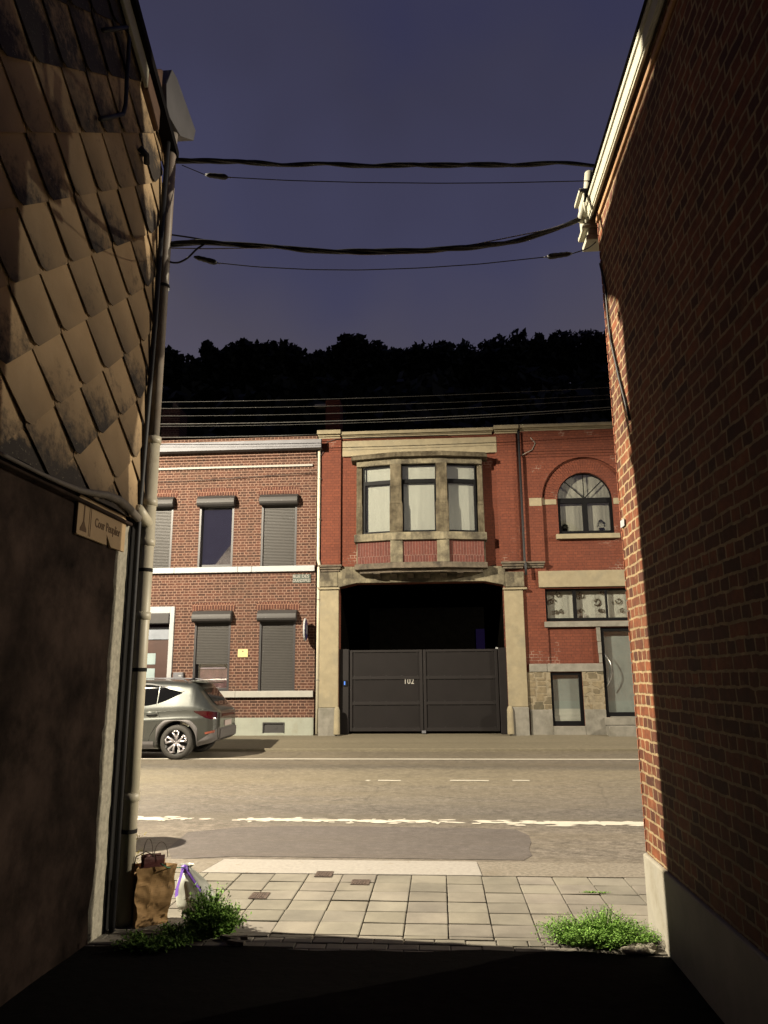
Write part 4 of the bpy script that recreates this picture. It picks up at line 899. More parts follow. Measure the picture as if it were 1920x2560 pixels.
mb.box(FX(1515, 1825), dr[1]+0.5, YF-0.34, YF+0.1, GZ-0.1, FZ(1540, 1813)); link('door_step', mb, M_grey, H3, bevel=0.015)
link('roof', MB().prism([[(YF+0.46, ZT2-0.1), (YF+5, ZT2+0.7), (YF+9, ZT2-0.1)]], (lambda p, q, d: (XA0+d, p, q)), XA1-XA0), M_roof, H3)
# black downpipe between the two red houses
xd = FX(1302, 1250, YF-0.1); t = thing('downpipe', 'thin black downpipe running down between gateway house and arched window house', 'downpipe', (xd, YF-0.1, zc))
link('pipe', MB().tube([(xd+0.02, YF-0.13, ZT2-0.02), (xd+0.02, YF-0.13, FZ(1305, 1404)), (xd+0.03, YF-0.2, FZ(1305, 1414)), (xd+0.03, YF-0.2, FZ(1305, 1440))], 0.034, 8), M_rubber, t)
# grey stone side pillar fill between pier and red wall
# facade cables
def cable(name, pts, r_, label, group=None, mat=M_rubber, n=6, cat='cable'):
    t = MB().tube(pts, r_, n); return link(name, t, mat, label=label, cat=cat, group=group)
def fpts(l, dy=-0.03): return [(onY(x, y, YF+dy)[0], YF+dy, onY(x, y, YF+dy)[1]) for x, y in l]
cable('facade_cable', fpts([(345,1207),(420,1204),(500,1201),(600,1194),(700,1187),(790,1182)], -0.06), 0.009, 'thin dark cable sagging across brown brick house above the upper windows')
cable('facade_cable', fpts([(795,1150),(812,1125),(818,1105),(840,1098),(900,1094),(1000,1091),(1120,1088)], -0.09), 0.010, 'thin dark cable looping under the coping of the gateway house')
cable('facade_cable', fpts([(1300,1140),(1330,1125),(1338,1108),(1326,1094)], -0.08), 0.012, 'short light cable hook on red brick beside the black downpipe', mat=M_grey)

# ================================================================== STREET WIRES
def wire(pts, r_, lab, Y=18.6):
    L = []
    P_ = [(onY(x, y, Y)[0], onY(x, y, Y)[1]) for x, y in pts]
    xs_ = [p[0] for p in P_]; cf = np.polyfit(xs_, [p[1] for p in P_], 2 if len(pts) > 2 else 1)
    for x in np.linspace(-16, 12, 40): L.append((x, Y, float(np.polyval(cf, x))))
    link('overhead_wire', MB().tube(L, r_, 5), M_wire, label=lab, cat='wire', group='overhead wires along the far side of the street')
M_wire = plain('aluminium_wire', (0.075, 0.072, 0.066), 0.8, 0.0, var=0.3, scale=3)
for pts, r_, lab, Y in (([(395,1005),(700,1001),(960,993),(1250,982),(1530,968)], 0.007, 'topmost of the thin wires in front of the wooded hill', 18.6),
    ([(395,1021),(700,1018),(960,1011),(1270,1000)], 0.005, 'second wire from the top in front of the wooded hill', 18.6),
    ([(395,1040),(700,1036),(960,1030),(1270,1014)], 0.005, 'middle wire in front of the wooded hill, crossing the chimneys', 18.6),
    ([(395,1060),(700,1056),(960,1049),(1250,1034),(1530,1018)], 0.010, 'brightest and thickest wire, crossing low over the house roofs', 18.6),
    ([(395,1066),(700,1062),(960,1055),(1250,1041)], 0.005, 'lowest faint wire just under the brightest one', 18.6)): wire(pts, r_, lab, Y)
link('overhead_wire', MB().tube(fpts([(340,1094),(500,1093),(700,1089),(793,1086)], -0.45), 0.012, 5), M_wire, label='pale wire just above the gutter of the brown house', cat='wire', group='overhead wires along the far side of the street')

# ================================================================== LEFT ALLEY HOUSE (slate hung)
XL = -2.33
YC = onX(283+17, 1600, XL)[0]            # street corner of rendered wall
ZS = onX(100, 1190, XL)[1]               # underside of the slates
LH = thing('slate_hung_house', 'house left of the alley, beige diamond slates above dark stained render', 'house', (XL-2, 2, 0))
pX = XL+0.085; pY = onX(365-12, 1600, pX)[0]
XS = XL+0.03                              # outer plane of slates
YS = onX(398, 500, XS)[0]                # street edge of slates
VA, VB_ = onX(329, 0, XL+0.10), onX(373, 160, XL+0.10)
VS = (VB_[1]-VA[1])/(VB_[0]-VA[0])
def verge(y): return VA[1]-0.08 + (y-VA[0])*VS
yv0 = -6.0; ridge = 1.0
mb = MB().prism([[(yv0, -0.3), (YC-0.06, -0.3), (YC-0.06, ZS+0.02), (yv0, ZS+0.02)]], YZ(XL, -1), 0.35); link('wall', mb, M_plaster, LH)
# ragged pale corner edge
mb = MB(); n = 46
vs = []
for i in range(n+1):
    z = -0.05+(ZS-0.0)*i/n; w_ = 0.17+0.05*mnoise.noise(Vector((z*3, 0, 0)))+0.03*mnoise.noise(Vector((z*14, 1, 0))); x = XL+0.006*mnoise.noise(Vector((z*8, 3, 0)))
    yo = YC+0.015*mnoise.noise(Vector((z*10, 7, 0)))
    vs += [(XL+0.001, YC-w_-0.005, z), (x+0.012, YC-w_+0.01, z), (x+0.010, yo, z), (XL-0.04, yo, z)]
mb.add(vs, [(4*i+j, 4*i+j+1, 4*i+j+5, 4*i+j+4) for i in range(n) for j in range(3)]); link('corner_edge', mb, M_edge, LH)
mb = MB().box(XL-0.35, XL+0.012, YC+0.012, pY+0.045, -0.3, verge(YS)-0.25); link('corner_strip', mb, M_bitumen, LH)
mb = MB().prism([[(yv0, ZS+0.021), (YS-0.01, ZS+0.021), (YS-0.01, verge(YS)-0.06), (ridge, verge(ridge)-0.06), (yv0, verge(yv0)-0.06-2*0)]], YZ(XL-0.02, -1), 0.3)
mb = MB().prism([[(yv0, ZS+0.021), (YS-0.01, ZS+0.021), (YS-0.01, verge(YS)-0.06), (ridge, verge(ridge)-0.06), (yv0, verge(ridge)-0.06-(ridge-yv0)*abs(VS))]], YZ(XL-0.02, -1), 0.3)
link('gable_wall', mb, M_bitumen, LH)
# slates: lattice of overlapping diamonds
ay, az = 0.290, 0.238; mb = MB(); tt = []; mo = []
ty, tz = onX(193, 875, XL)[0], onX(193, 875, XL)[1]
for i in range(-40, 40):
    for j in range(-40, 40):
        cy = ty+(i+j)*ay*0.5*1.0*1.0; cz = tz+(i-j)*az*0.5
        cy = ty+(i+j)*ay; cz = tz+(i-j)*az
        if abs(cy) > 9 or cz < ZS-0.25 or cz > 12: continue
        if cy < yv0 or cy > YS+0.25 or cz > verge(cy)+0.2: continue
        o_ = 1.22; d = 0.004
        pts = [(0, az*1.0), (ay*1.04, 0), (0, -az*1.04), (-ay*1.04, 0)]      # top, right, bottom, left
        cl = [(0.0, az), (ay*0.10, az*0.9), (ay*1.03, 0.06*az), (ay*1.03, -0.06*az), (ay*0.10, -az*0.97), (-ay*0.10, -az*0.97), (-ay*1.03, -0.06*az), (-ay*1.03, 0.06*az), (-ay*0.10, az*0.9)]
        vs = []; ok = True; tw = random.uniform(-0.006, 0.006)
        for (u, v) in cl:
            y = cy+u; z = cz+v
            z = max(z, ZS); y = min(y, YS); z = min(z, verge(y)-0.03)
            lift = 0.004+0.032*(0.5-v/az*0.5)**1.6 + tw*(u/ay) + 0.004*(0.5-0.5*u/ay)
            vs.append((XS+lift, y, z))
        ys_ = [v[1] for v in vs]; zs_ = [v[2] for v in vs]
        if max(ys_)-min(ys_) < 0.04 or max(zs_)-min(zs_) < 0.04: continue
        k = len(vs); back = [(v[0]-0.006, v[1], v[2]) for v in vs]
        mb.add(vs+back, [tuple(range(k))]+[(q, (q+1) % k, (q+1) % k+k, q+k) for q in range(k)])
        t = random.uniform(0.86, 1.1); s = random.random(); base = mnoise.noise(Vector((cy*0.6, cz*0.6, 2)))
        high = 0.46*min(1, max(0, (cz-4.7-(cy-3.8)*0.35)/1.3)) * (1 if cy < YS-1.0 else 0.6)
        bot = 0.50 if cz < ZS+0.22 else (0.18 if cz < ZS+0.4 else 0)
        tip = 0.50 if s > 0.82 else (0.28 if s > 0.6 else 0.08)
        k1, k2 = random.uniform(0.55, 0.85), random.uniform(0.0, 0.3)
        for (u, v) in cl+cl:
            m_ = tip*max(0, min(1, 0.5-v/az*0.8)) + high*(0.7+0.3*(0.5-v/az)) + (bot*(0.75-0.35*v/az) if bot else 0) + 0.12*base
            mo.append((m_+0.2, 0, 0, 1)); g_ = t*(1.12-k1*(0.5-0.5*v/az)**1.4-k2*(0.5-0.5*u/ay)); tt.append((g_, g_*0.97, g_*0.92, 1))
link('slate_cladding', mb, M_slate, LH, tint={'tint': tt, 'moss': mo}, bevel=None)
# hooks and ledge moulding under the slates
mb = MB().box(XL-0.02, XL+0.05, yv0, YC-0.02, ZS-0.055, ZS-0.03); link('ledge_moulding', mb, M_plaster, LH, bevel=0.01)
# roof with verge board, gutter along the street
def slope(x): return 0
vb = MB(); yy = [YS+0.02, ridge]
vb.prism([[(4.93, verge(4.93)-0.13), (4.93, verge(4.93)+0.08), (ridge, verge(ridge)+0.08), (ridge, verge(ridge)-0.13)]], YZ(XL+0.10, -1), 0.03); link('verge_board', vb, M_whitebox, LH, bevel=0.006)
rf = MB()
rf.prism([[(YS+0.10, verge(YS)-0.02), (YS+0.10, verge(YS)+0.06), (ridge, verge(ridge)+0.16), (-6.5, verge(ridge)+0.16-(ridge+6.5)*abs(VS)), (-6.5, verge(ridge)+0.05-(ridge+6.5)*abs(VS)), (ridge, verge(ridge)+0.05)]], YZ(XL+0.14, -1), 9.0); link('roof', rf, M_roof, LH)
gy = YS+0.28; gz = onX(455, 330, -2.2)[1]
pr = [(5.27, 6.38), (5.22, 6.62), (5.32, 6.86), (5.45, 6.88), (5.97, 6.78), (5.93, 6.64), (5.60, 6.42)]
link('gutter', MB().prism([[(5.46, 6.36), (5.62, 6.36), (5.64, 6.50), (5.46, 6.50)]], YZ(XL-0.33, -1), 8.6), M_zinc, LH)
link('hopper_head', MB().prism([pr], YZ(XL+0.13, -1), 0.45), plain('grey_plastic_gutter', (0.13, 0.125, 0.13), 0.7, var=0.2, scale=4), LH, bevel=0.006)
link('eaves_block', MB().prism([[(4.935, verge(4.93)-0.12), (4.935, verge(4.93)+0.06), (5.215, 6.77), (5.215, verge(5.2)-0.16)]], YZ(XL+0.10, -1), 8.8), plain('brown_eaves', (0.14, 0.075, 0.045), 0.8), LH, bevel=0.02)
link('chimney', MB().box(-4.1, -3.3, 3.9, 4.95, 6.4, 8.5), M_brown, LH); link('shade_block', MB().box(-5.2, -4.3, 4.4, 5.75, 6.3, 7.84), M_roof, LH)  # both unseen, added to cut lamplight reaching the right eaves
# street front of this house (mirrored in the windows opposite)
mb = MB().box(XL-9, XL-0.351, YC-0.35, YC-0.02, -0.3, gz); link('street_wall', mb, M_edge, LH)
# drainpipe on the corner
DP = thing('drainpipe', 'tall cream drainpipe at the street corner of the slate hung house', 'drainpipe', (pX, pY, 0))
ztee = onX(370, 1305, pX)[1]; zj = onX(392, 1108, pX)[1]
link('pipe', MB().tube([(pX, pY, -0.05), (pX, pY, zj)], 0.052, 16), M_cream, DP)
link('upper_pipe', MB().tube([(pX, pY, zj-0.02), (pX, pY, gz-0.15), (pX-0.02, pY+0.06, gz-0.02), (pX-0.04, pY+0.12, gz+0.05)], 0.043, 16), plain('dull_brown_pipe', (0.34, 0.27, 0.22), 0.5, var=0.2, scale=4, dirt=(0.42, 0.38, 0.33), dirt_at=(0.45, 0.6), dscale=1.5), DP)
mb = MB()
for z in (zj, ztee+0.16, ztee-0.16, 0.85, 2.15): mb.lathe([(0.051, -0.03), (0.060, -0.028), (0.060, 0.028), (0.051, 0.03)], (pX, pY, z), n=16)
link('collar', mb, M_cream, DP)
yt2, zt2_ = onX(340, 1290, pX-0.02)
link('branch', MB().tube([(pX, pY, ztee-0.02), (pX-0.005, pY-0.13, ztee+0.03), (pX-0.01, pY-0.20, ztee+0.06)], 0.046, 14), M_cream, DP)
hs = [(pX-0.01, pY-0.18, ztee+0.05)]+[(XL+0.075, *onX(x, y, XL+0.075)) for x, y in ((345,1296),(322,1270),(298,1250),(268,1238),(235,1233),(200,1226),(150,1206),(100,1183),(50,1158),(0,1133))]+[(XL+0.06, 2.0, ZS-0.02)]
link('hose', MB().tube(hs, 0.030, 10, rfun=lambda i: 0.030 if i < 4 else max(0.012, 0.030-0.004*(i-3))), plain('grey_hose', (0.17, 0.145, 0.12), 0.7, var=0.3, scale=8), DP)
mb = MB()
for z in (0.62, 1.75, 2.5, 3.55, 4.9): mb.box(pX-0.14, pX+0.01, pY-0.015, pY+0.015, z-0.015, z+0.015); mb.lathe([(0.055, -0.014), (0.055, 0.014)], (pX, pY, z), n=14)
link('bracket', mb, M_bitumen, DP)
cable('black_cable', [(XL+0.06, pY-0.14, 0.0), (XL+0.065, pY-0.14, 1.5), (XL+0.06, pY-0.13, 3.0), (XL+0.08, pY-0.11, 4.5), (XL+0.09, pY-0.10, gz-0.1)], 0.022, 'thick black cable running up beside the cream drainpipe', n=8)
l = [(258,76),(300,70),(318,68),(323,95),(321,140),(317,200),(314,262),(308,285),(280,292),(250,298)]
cable('cable_loop', [(XS+0.06, *onX(x, y, XS+0.06)) for x, y in l], 0.016, 'black cable looped over the slates high on the left gable', n=8)
yy, zz = onX(360, 388, XS+0.05); t = thing('cable_clamp', 'black cable clamp on slates at upper cable height', 'cable clamp', (XS, yy, zz))
link('body', MB().tube([(XS+0.03, yy-0.05, zz+0.03), (XS+0.07, yy, zz), (XS+0.05, yy+0.06, zz-0.03)], 0.025, 8), M_rubber, t); link('bolt', MB().lathe([(0.001, -0.03), (0.012, -0.03), (0.012, 0.05), (0.001, 0.05)], (XS+0.03, yy, zz), 'x', 8), M_zinc, t)
# plaque
A = [onX(x, y, XL+0.02) for x, y in ((190, 1241), (304, 1278), (310, 1370), (188, 1345))]
y0p, y1p = A[3][0], A[2][0]; z0p, z1p = min(A[2][1], A[3][1])-0.0, A[0][1]
z0p = (A[2][1]+A[3][1])/2; z1p = (A[0][1]+A[1][1])/2
t = thing('alley_plaque', 'tan plaque with column emblem and alley name on the left wall', 'sign', (XL+0.02, (y0p+y1p)/2, z0p))
W_ = y1p-y0p
def rr(y0, y1, z0, z1, r_=0.02): return [(y0+r_*0.4, z0), (y0+W_*0.60, z0), (y0+W_*0.585, z0+0.075), (y0+W_*0.69, z0-0.004), (y1-0.004, z0), (y1, z1-0.02), (y1-r_, z1), (y0+r_, z1), (y0, z1-r_), (y0, z0+r_*0.6)]
link('board', MB().prism([rr(y0p, y1p, z0p, z1p)], YZ(XL+0.006, 1), 0.018), M_plaque, t, bevel=0.002)
mb = MB(); X_ = XL+0.0245
for yq in (0.215, 0.245): mb.box(X_, X_+0.0015, y0p+W_*yq, y0p+W_*yq+0.004, z0p+0.012, z1p-0.03)
link('divider', mb, M_plaqueink, t)
yc = y0p+W_*0.115; h = z1p-z0p
mb = MB().prism([[(yc-0.045, z0p+0.03), (yc+0.045, z0p+0.03), (yc+0.042, z0p+0.05), (yc+0.02, z0p+0.075), (yc+0.007, z0p+0.10), (yc+0.006, z1p-0.06), (yc-0.006, z1p-0.06), (yc-0.007, z0p+0.10), (yc-0.02, z0p+0.075), (yc-0.042, z0p+0.05)]], YZ(X_, 1), 0.0015); link('emblem', mb, M_plaqueink, t)
mb = text_mb('Cour Peuplier', 0.088, lambda u, v, w: (X_+w, y0p+W_*0.60+u, z0p+h*0.46+v), 0.003, 0.80, 0.001); link('lettering', mb, M_plaqueink, t)

# ================================================================== RIGHT ALLEY HOUSE (orange brick)
XR = 1.392; YR = 5.575; ZP = 0.49
RH = thing('orange_brick_house', 'orange brick house right of the alley, lit strip at its street corner', 'house', (XR+2, 2, 0))
ZE = 5.50
mb = MB().box(XR, XR+0.35, -6, YR, ZP+0.001, ZE); link('wall', mb, M_orange, RH)
# header quoins at the very corner (rough mortar edge)
mb = MB(); z = ZP+0.01; i = 0
while z < ZE-0.1:
    mb.box(XR-0.004-0.003*random.random(), XR+0.05, YR-0.004, YR+0.006+0.006*random.random(), z, z+0.064); z += 0.075; i += 1
link('corner_bricks', mb, plain('corner_brick', (0.36, 0.12, 0.06), 0.85, var=0.3, scale=10), RH)
mb = MB().box(XR+0.0, XR+9, YR+0.0-0.35, YR-0.003, ZP+0.001, ZE); link('street_wall', MB().box(XR+0.351, XR+9, YR-0.35, YR, ZP+0.001, ZE), M_orange_street, RH)
mb = MB(); n = 60; vs = []
mb.box(XR-0.025, XR+0.36, -6, YR+0.02, -0.3, ZP); mb.box(XR+0.361, XR+9, YR-0.3, YR+0.02, -0.3, ZP); link('plinth', mb, plain('pale_render_plinth', (0.40, 0.375, 0.31), 0.85, var=0.15, scale=5, bmp=0.3, dirt=(0.24, 0.21, 0.15), dirt_at=(0.55, 0.75), dscale=2.5), RH, bevel=0.012)
# eaves: boxed fascia along the alley, gutter end at the street corner
XE = 1.335
zf1, zf0 = 5.21, 4.93
mb = MB().box(XE, XE+0.03, -6, YR-0.05, zf0+0.13, zf1).box(XE-0.02, XE+0.01-0.012, -6, YR-0.05, zf1-0.06, zf1+0.02).box(XE+0.012, XE+0.029, -6, YR-0.05, zf0, zf0+0.129)
FZ0, FZ1 = 5.43, 5.60
fas = MB().box(XE+0.008, XE+0.03, -6, YR+0.1, FZ0, FZ0+0.02).box(XE, XE+0.03, -6, YR+0.1, FZ0+0.021, FZ1-0.045).box(XE-0.012, XE+0.03, -6, YR+0.1, FZ1-0.044, FZ1)
link('fascia', fas, M_whitebox, RH, bevel=0.006)
link('soffit', MB().box(XE+0.031, XR-0.001, -6, YR+0.1, FZ0+0.04, FZ0+0.07), M_darkstone, RH)
link('lit_brick_strip', MB().box(XR-0.02, XR-0.001, -6, YR+0.0, FZ0-0.10, FZ0-0.06), plain('orange_lit_brick', (0.42, 0.22, 0.09), 0.7, var=0.2, scale=6), RH, bevel=0.004)  # orange colour stands for lamplit brick under the soffit
link('roof', MB().prism([[(XE-0.03, FZ1+0.002), (XE+4.7, FZ1+3.2), (XE+9.3, FZ1+0.002)]], (lambda a, b, d: (a, -6.2+d, b)), YR+6.3), M_roof, RH)
bx = MB(); g0, g1 = onX(1478, 590, 1.15)[1], FZ1
bx.box(1.315, XR+0.16, YR+0.101, YR+0.30, 5.25, 5.30).box(1.335, XR+0.15, YR+0.11, YR+0.28, 5.301, 5.36).box(1.29, XR+0.16, YR+0.101, YR+0.33, 5.361, 5.40).box(1.31, XR+0.15, YR+0.101, YR+0.31, 5.401, 5.70).box(1.28, XR+0.16, YR+0.101, YR+0.34, 5.701, 5.74)
bx.box(XR+0.161, XR+9, YR+0.101, YR+0.34, 5.40, 5.72)
link('gutter_box', bx, M_whitebox, RH, bevel=0.01)
link('downspout', MB().tube([(1.40, YR+0.2, 5.95), (1.38, YR+0.19, 5.80), (1.33, YR+0.16, 5.60), (1.29, YR+0.13, 5.45)], 0.04, 10), M_whitebox, RH)
t = thing('address_plate', 'small white plate on the lit brick corner of the right wall', 'sign', (XR, YR, onX(1556, 1314, XR)[1]))
zz = onX(1556, 1321, XR)[1]; link('plate', MB().box(XR-0.014, XR-0.0085, YR-0.13, YR-0.02, zz, zz+0.055), M_white, t, bevel=0.002)
# slanting cable shadow on the right corner, drawn as a thin black tube
cable('cable_shadow', [(XR-0.014, YR-0.02, 4.95)]+[(XR-0.014, *onX(x, y, XR-0.014)) for x, y in ((1514,720),(1520,790),(1527,850),(1538,900),(1549,950),(1562,1000),(1574,1050))], 0.010, 'thin black tube drawn as a cable shadow slanting across the lit orange brick corner')

# ================================================================== CABLES ACROSS THE ALLEY
PA = (XL+0.10, pY+0.02); PB = (1.36, 5.72)
def alley(l): return [onP(x, y, PA, PB) for x, y in l]
def smooth_path(pts, n=60):
    pts = np.array(pts); d = np.r_[0, np.cumsum(np.linalg.norm(np.diff(pts, axis=0), axis=1))]; t = np.linspace(0, d[-1], n)
    out = np.stack([np.interp(t, d, pts[:, k]) for k in range(3)], 1)
    for _ in range(2): out[1:-1] = (out[:-2]+out[1:-1]*2+out[2:])/4
    return [tuple(p) for p in out]
def bundle(l, r_, strands, amp, seed):
    base = smooth_path(alley(l), 110); mb = MB(); rnd = random.Random(seed)
    for s in range(strands):
        ph = s*2*math.pi/strands; w_ = rnd.uniform(0.20, 0.34)
        mb.tube([(p[0], p[1]+amp*math.cos(ph+i*w_), p[2]+amp*math.sin(ph+i*w_)*(0.8+0.3*mnoise.noise(Vector((i*0.1, s, 0))))) for i, p in enumerate(base)], r_, 7)
    return mb
link('cable_bundle', bundle([(425,402),(520,402),(700,410),(900,413),(1100,413),(1300,411),(1400,409),(1492,412)], 0.014, 4, 0.012, 1), M_rubber, label='upper thick twisted black cable stretched straight across the alley', cat='cable', group='black cables across the alley')
link('cable_bundle', bundle([(418,612),(480,606),(540,606),(640,615),(760,625),(900,629),(1050,627),(1180,618),(1300,600),(1400,572),(1455,545),(1490,510),(1512,470),(1530,415),(1560,320)], 0.014, 4, 0.014, 2), M_rubber, label='lower sagging black cable bundle curving up to the right eaves', cat='cable', group='black cables across the alley')
link('thin_cable', MB().tube(smooth_path(alley([(418,620),(520,622),(700,618),(900,637),(1080,632),(1250,598),(1380,572),(1460,540)])), 0.005, 5), plain('pale_sheath', (0.22, 0.18, 0.15), 0.6), label='thin pale strand lashed along the lower sagging bundle', cat='cable', group='black cables across the alley')
def insul(l, wirepts, lab, ilab):
    pa = alley(l); t = thing('strain_insulator', ilab, 'insulator', pa[0], 'strain insulators on the thin wires')
    a, b = Vector(pa[0]), Vector(pa[1]); L = 9
    link('body', MB().tube([tuple(a.lerp(b, i/L)) for i in range(L+1)], 0.02, 8, rfun=lambda i: (0.008, 0.016, 0.022, 0.020, 0.024, 0.021, 0.025, 0.025, 0.024, 0.012)[i]), M_rubber, t)
    e = (b-a).normalized(); link('eyelet', MB().tube([tuple(b), tuple(b+e*0.03)], 0.006, 6), M_zinc, t)
insul([(513,437),(569,443)], None, '', 'black insulator on the thin wire under the upper cable')
insul([(485,642),(542,657)], None, '', 'black insulator at left end of the lowest thin wire')
insul([(1430,634),(1368,642)], None, '', 'black insulator at right end of the lowest thin wire')
link('thin_wire', MB().tube(smooth_path(alley([(569,443),(720,451),(900,456),(1100,458),(1250,457),(1475,452)])), 0.0045, 5), M_rubber, label='thin wire running just below the upper cable', cat='wire')
link('thin_wire', MB().tube(smooth_path(alley([(455,413),(513,437)]), 8), 0.004, 5), M_rubber, label='short tie wire from upper cable down to its insulator', cat='wire')
link('thin_wire', MB().tube(smooth_path(alley([(542,657),(640,667),(780,674),(900,675),(1050,670),(1200,660),(1368,642)])), 0.0045, 5), M_rubber, label='lowest thin wire sagging between two black insulators', cat='wire')
link('thin_wire', MB().tube(smooth_path(alley([(1430,634),(1470,622),(1492,604),(1504,580)]), 12), 0.005, 5), M_rubber, label='short wire rising from the right insulator to the eaves', cat='wire')
link('cable_loop', MB().tube(smooth_path(alley([(412,645),(428,657),(448,657),(470,645),(492,622),(512,610)]), 24), 0.009, 6), M_rubber, label='black cable loop hanging off the lower bundle beside the drainpipe', cat='cable')
link('thin_wire', MB().tube(smooth_path(alley([(415,585),(450,590),(485,595),(530,604)]), 12), 0.008, 6), M_rubber, label='short knotted wire above the lower bundle at the drainpipe', cat='wire')

# ================================================================== CAR
CYN = 16.08; CWD = 1.86; cyc = CYN+CWD/2
zr = -0.035
xr_ = onY(590, 1790, CYN+CWD-0.25)[0]       # rear end
def cX(px): return onY(px, 1780, CYN)[0]
def cZ(py): return onY(450, py, CYN)[1]
CAR = thing('parked_car', 'grey green suv parked at the far kerb, rear half showing beside the drainpipe', 'car', (xr_-2.2, cyc, zr))
LEN = 4.5; xf = xr_-LEN
xw = onY(441, 1851, CYN+0.05)[0]; zw = zr+0.36; RW = 0.36
# station data: distance from rear -> roof line height, half width at belt, etc.
ST = [(0.0, 0.98, 0.62), (0.03, 1.02, 0.72), (0.10, 1.08, 0.80), (0.20, 1.16, 0.86), (0.40, 1.40, 0.90), (0.52, 1.555, 0.915), (0.60, 1.60, 0.92), (0.9, 1.635, 0.93), (1.4, 1.655, 0.93), (2.0, 1.655, 0.93), (2.6, 1.62, 0.93), (2.9, 1.52, 0.93), (3.3, 1.22, 0.925), (3.6, 1.08, 0.92), (4.0, 1.02, 0.90), (4.3, 0.95, 0.84), (4.45, 0.85, 0.72), (4.5, 0.75, 0.6)]
def interp(t, k): return float(np.interp(t, [s[0] for s in ST], [s[k] for s in ST]))
def belt(t): return min(interp(t, 1)-0.03, float(np.interp(t, [0, 0.3, 0.8, 1.6, 3.2, 4.5], [0.96, 1.06, 1.07, 1.03, 0.99, 0.72])))
def bot(t): return float(np.interp(t, [0, 0.12, 0.5, 1.2, 3.6, 4.5], [0.42, 0.34, 0.25, 0.22, 0.22, 0.28]))
def halfw(t, z):
    h, w_, bl, bt = interp(t, 1), interp(t, 2), belt(t), bot(t)
    if z <= bl:
        s = (z-bt)/max(bl-bt, 0.01); prof = np.interp(s, [0, 0.12, 0.30, 0.55, 0.72, 0.80, 1.0], [0.90, 0.965, 0.985, 0.99, 1.0, 0.975, 0.955]); return w_*prof
    s = (z-bl)/max(h-bl, 0.02); return w_*np.interp(s, [0, 0.08, 0.75, 0.92, 1.0], [0.955, 0.94, 0.80, 0.73, 0.58])
mb = MB(); NS = 90; ring_s = [0, 0.06, 0.12, 0.2, 0.3, 0.42, 0.55, 0.66, 0.72, 0.76, 0.80, 0.9, 1.0]; ring_g = [0.08, 0.25, 0.5, 0.75, 0.86, 0.93, 1.0]
ts = sorted(set(list(np.linspace(0, 0.6, 25))+list(np.linspace(0.6, 4.5, 66)))); NV = 0
for t_ in ts:
    bl, bt, h = belt(t_), bot(t_), interp(t_, 1); zs_ = [bt+(bl-bt)*s for s in ring_s]+[bl+(h-bl)*s for s in ring_g]
    side = [(halfw(t_, z), z) for z in zs_]; top = [(side[-1][0]*f, h+0.012*(1-f*f)) for f in (0.6, 0.2)]
    half = side+top; ringp = [(w_, z) for w_, z in half]+[(-w_, z) for w_, z in reversed(half)]; NV = len(ringp)
    mb.v += [(xr_-t_, cyc-w_, zr+z) for w_, z in ringp]
for i in range(len(ts)-1):
    for q in range(NV): mb.f.append((i*NV+q, i*NV+(q+1) % NV, (i+1)*NV+(q+1) % NV, (i+1)*NV+q)); mb.smooth.append(True)
mb.f.append(tuple(range(NV))); mb.smooth.append(False); mb.f.append(tuple(reversed([(len(ts)-1)*NV+q for q in range(NV)]))); mb.smooth.append(False)
body = link('body', mb, M_paint, CAR)
def cutter(x):
    c = MB().lathe([(0.001, -1.2), (0.425, -1.2), (0.425, 1.2), (0.001, 1.2)], (x, cyc, zw+0.01), 'y', 40); return link('cut', c, None)
xwf = xw-2.68
for x in (xw, xwf):
    c = cutter(x); md = body.modifiers.new('b', 'BOOLEAN'); md.operation = 'DIFFERENCE'; md.object = c; md.solver = 'EXACT'
    dg = bpy.context.evaluated_depsgraph_get(); dg.update(); me = bpy.data.meshes.new_from_object(body.evaluated_get(dg)); body.modifiers.clear(); body.data = me; bpy.data.objects.remove(c)
link('underbody', MB().box(xf+0.5, xr_-0.75, cyc-0.62, cyc+0.62, zr+0.2, zr+0.55), M_rubber, CAR)
def patch(outl, eps, nx=24, nz=8, sgn=-1):
    """outl: list of (t, zlow, zhigh); grid on the car side"""
    mb = MB(); T_ = [o_[0] for o_ in outl]
    for i in range(nx+1):
        t_ = T_[0]+(T_[-1]-T_[0])*i/nx; lo = np.interp(t_, T_, [o_[1] for o_ in outl]); hi = np.interp(t_, T_, [o_[2] for o_ in outl])
        for j in range(nz+1):
            z = lo+(hi-lo)*j/nz; mb.v.append((xr_-t_, cyc+sgn*(halfw(t_, z)+eps), zr+z))
    for i in range(nx):
        for j in range(nz): k = i*(nz+1)+j; mb.f.append((k, k+1, k+nz+2, k+nz+1)); mb.smooth.append(True)
    return mb
def tof(px): return xr_-cX(px)
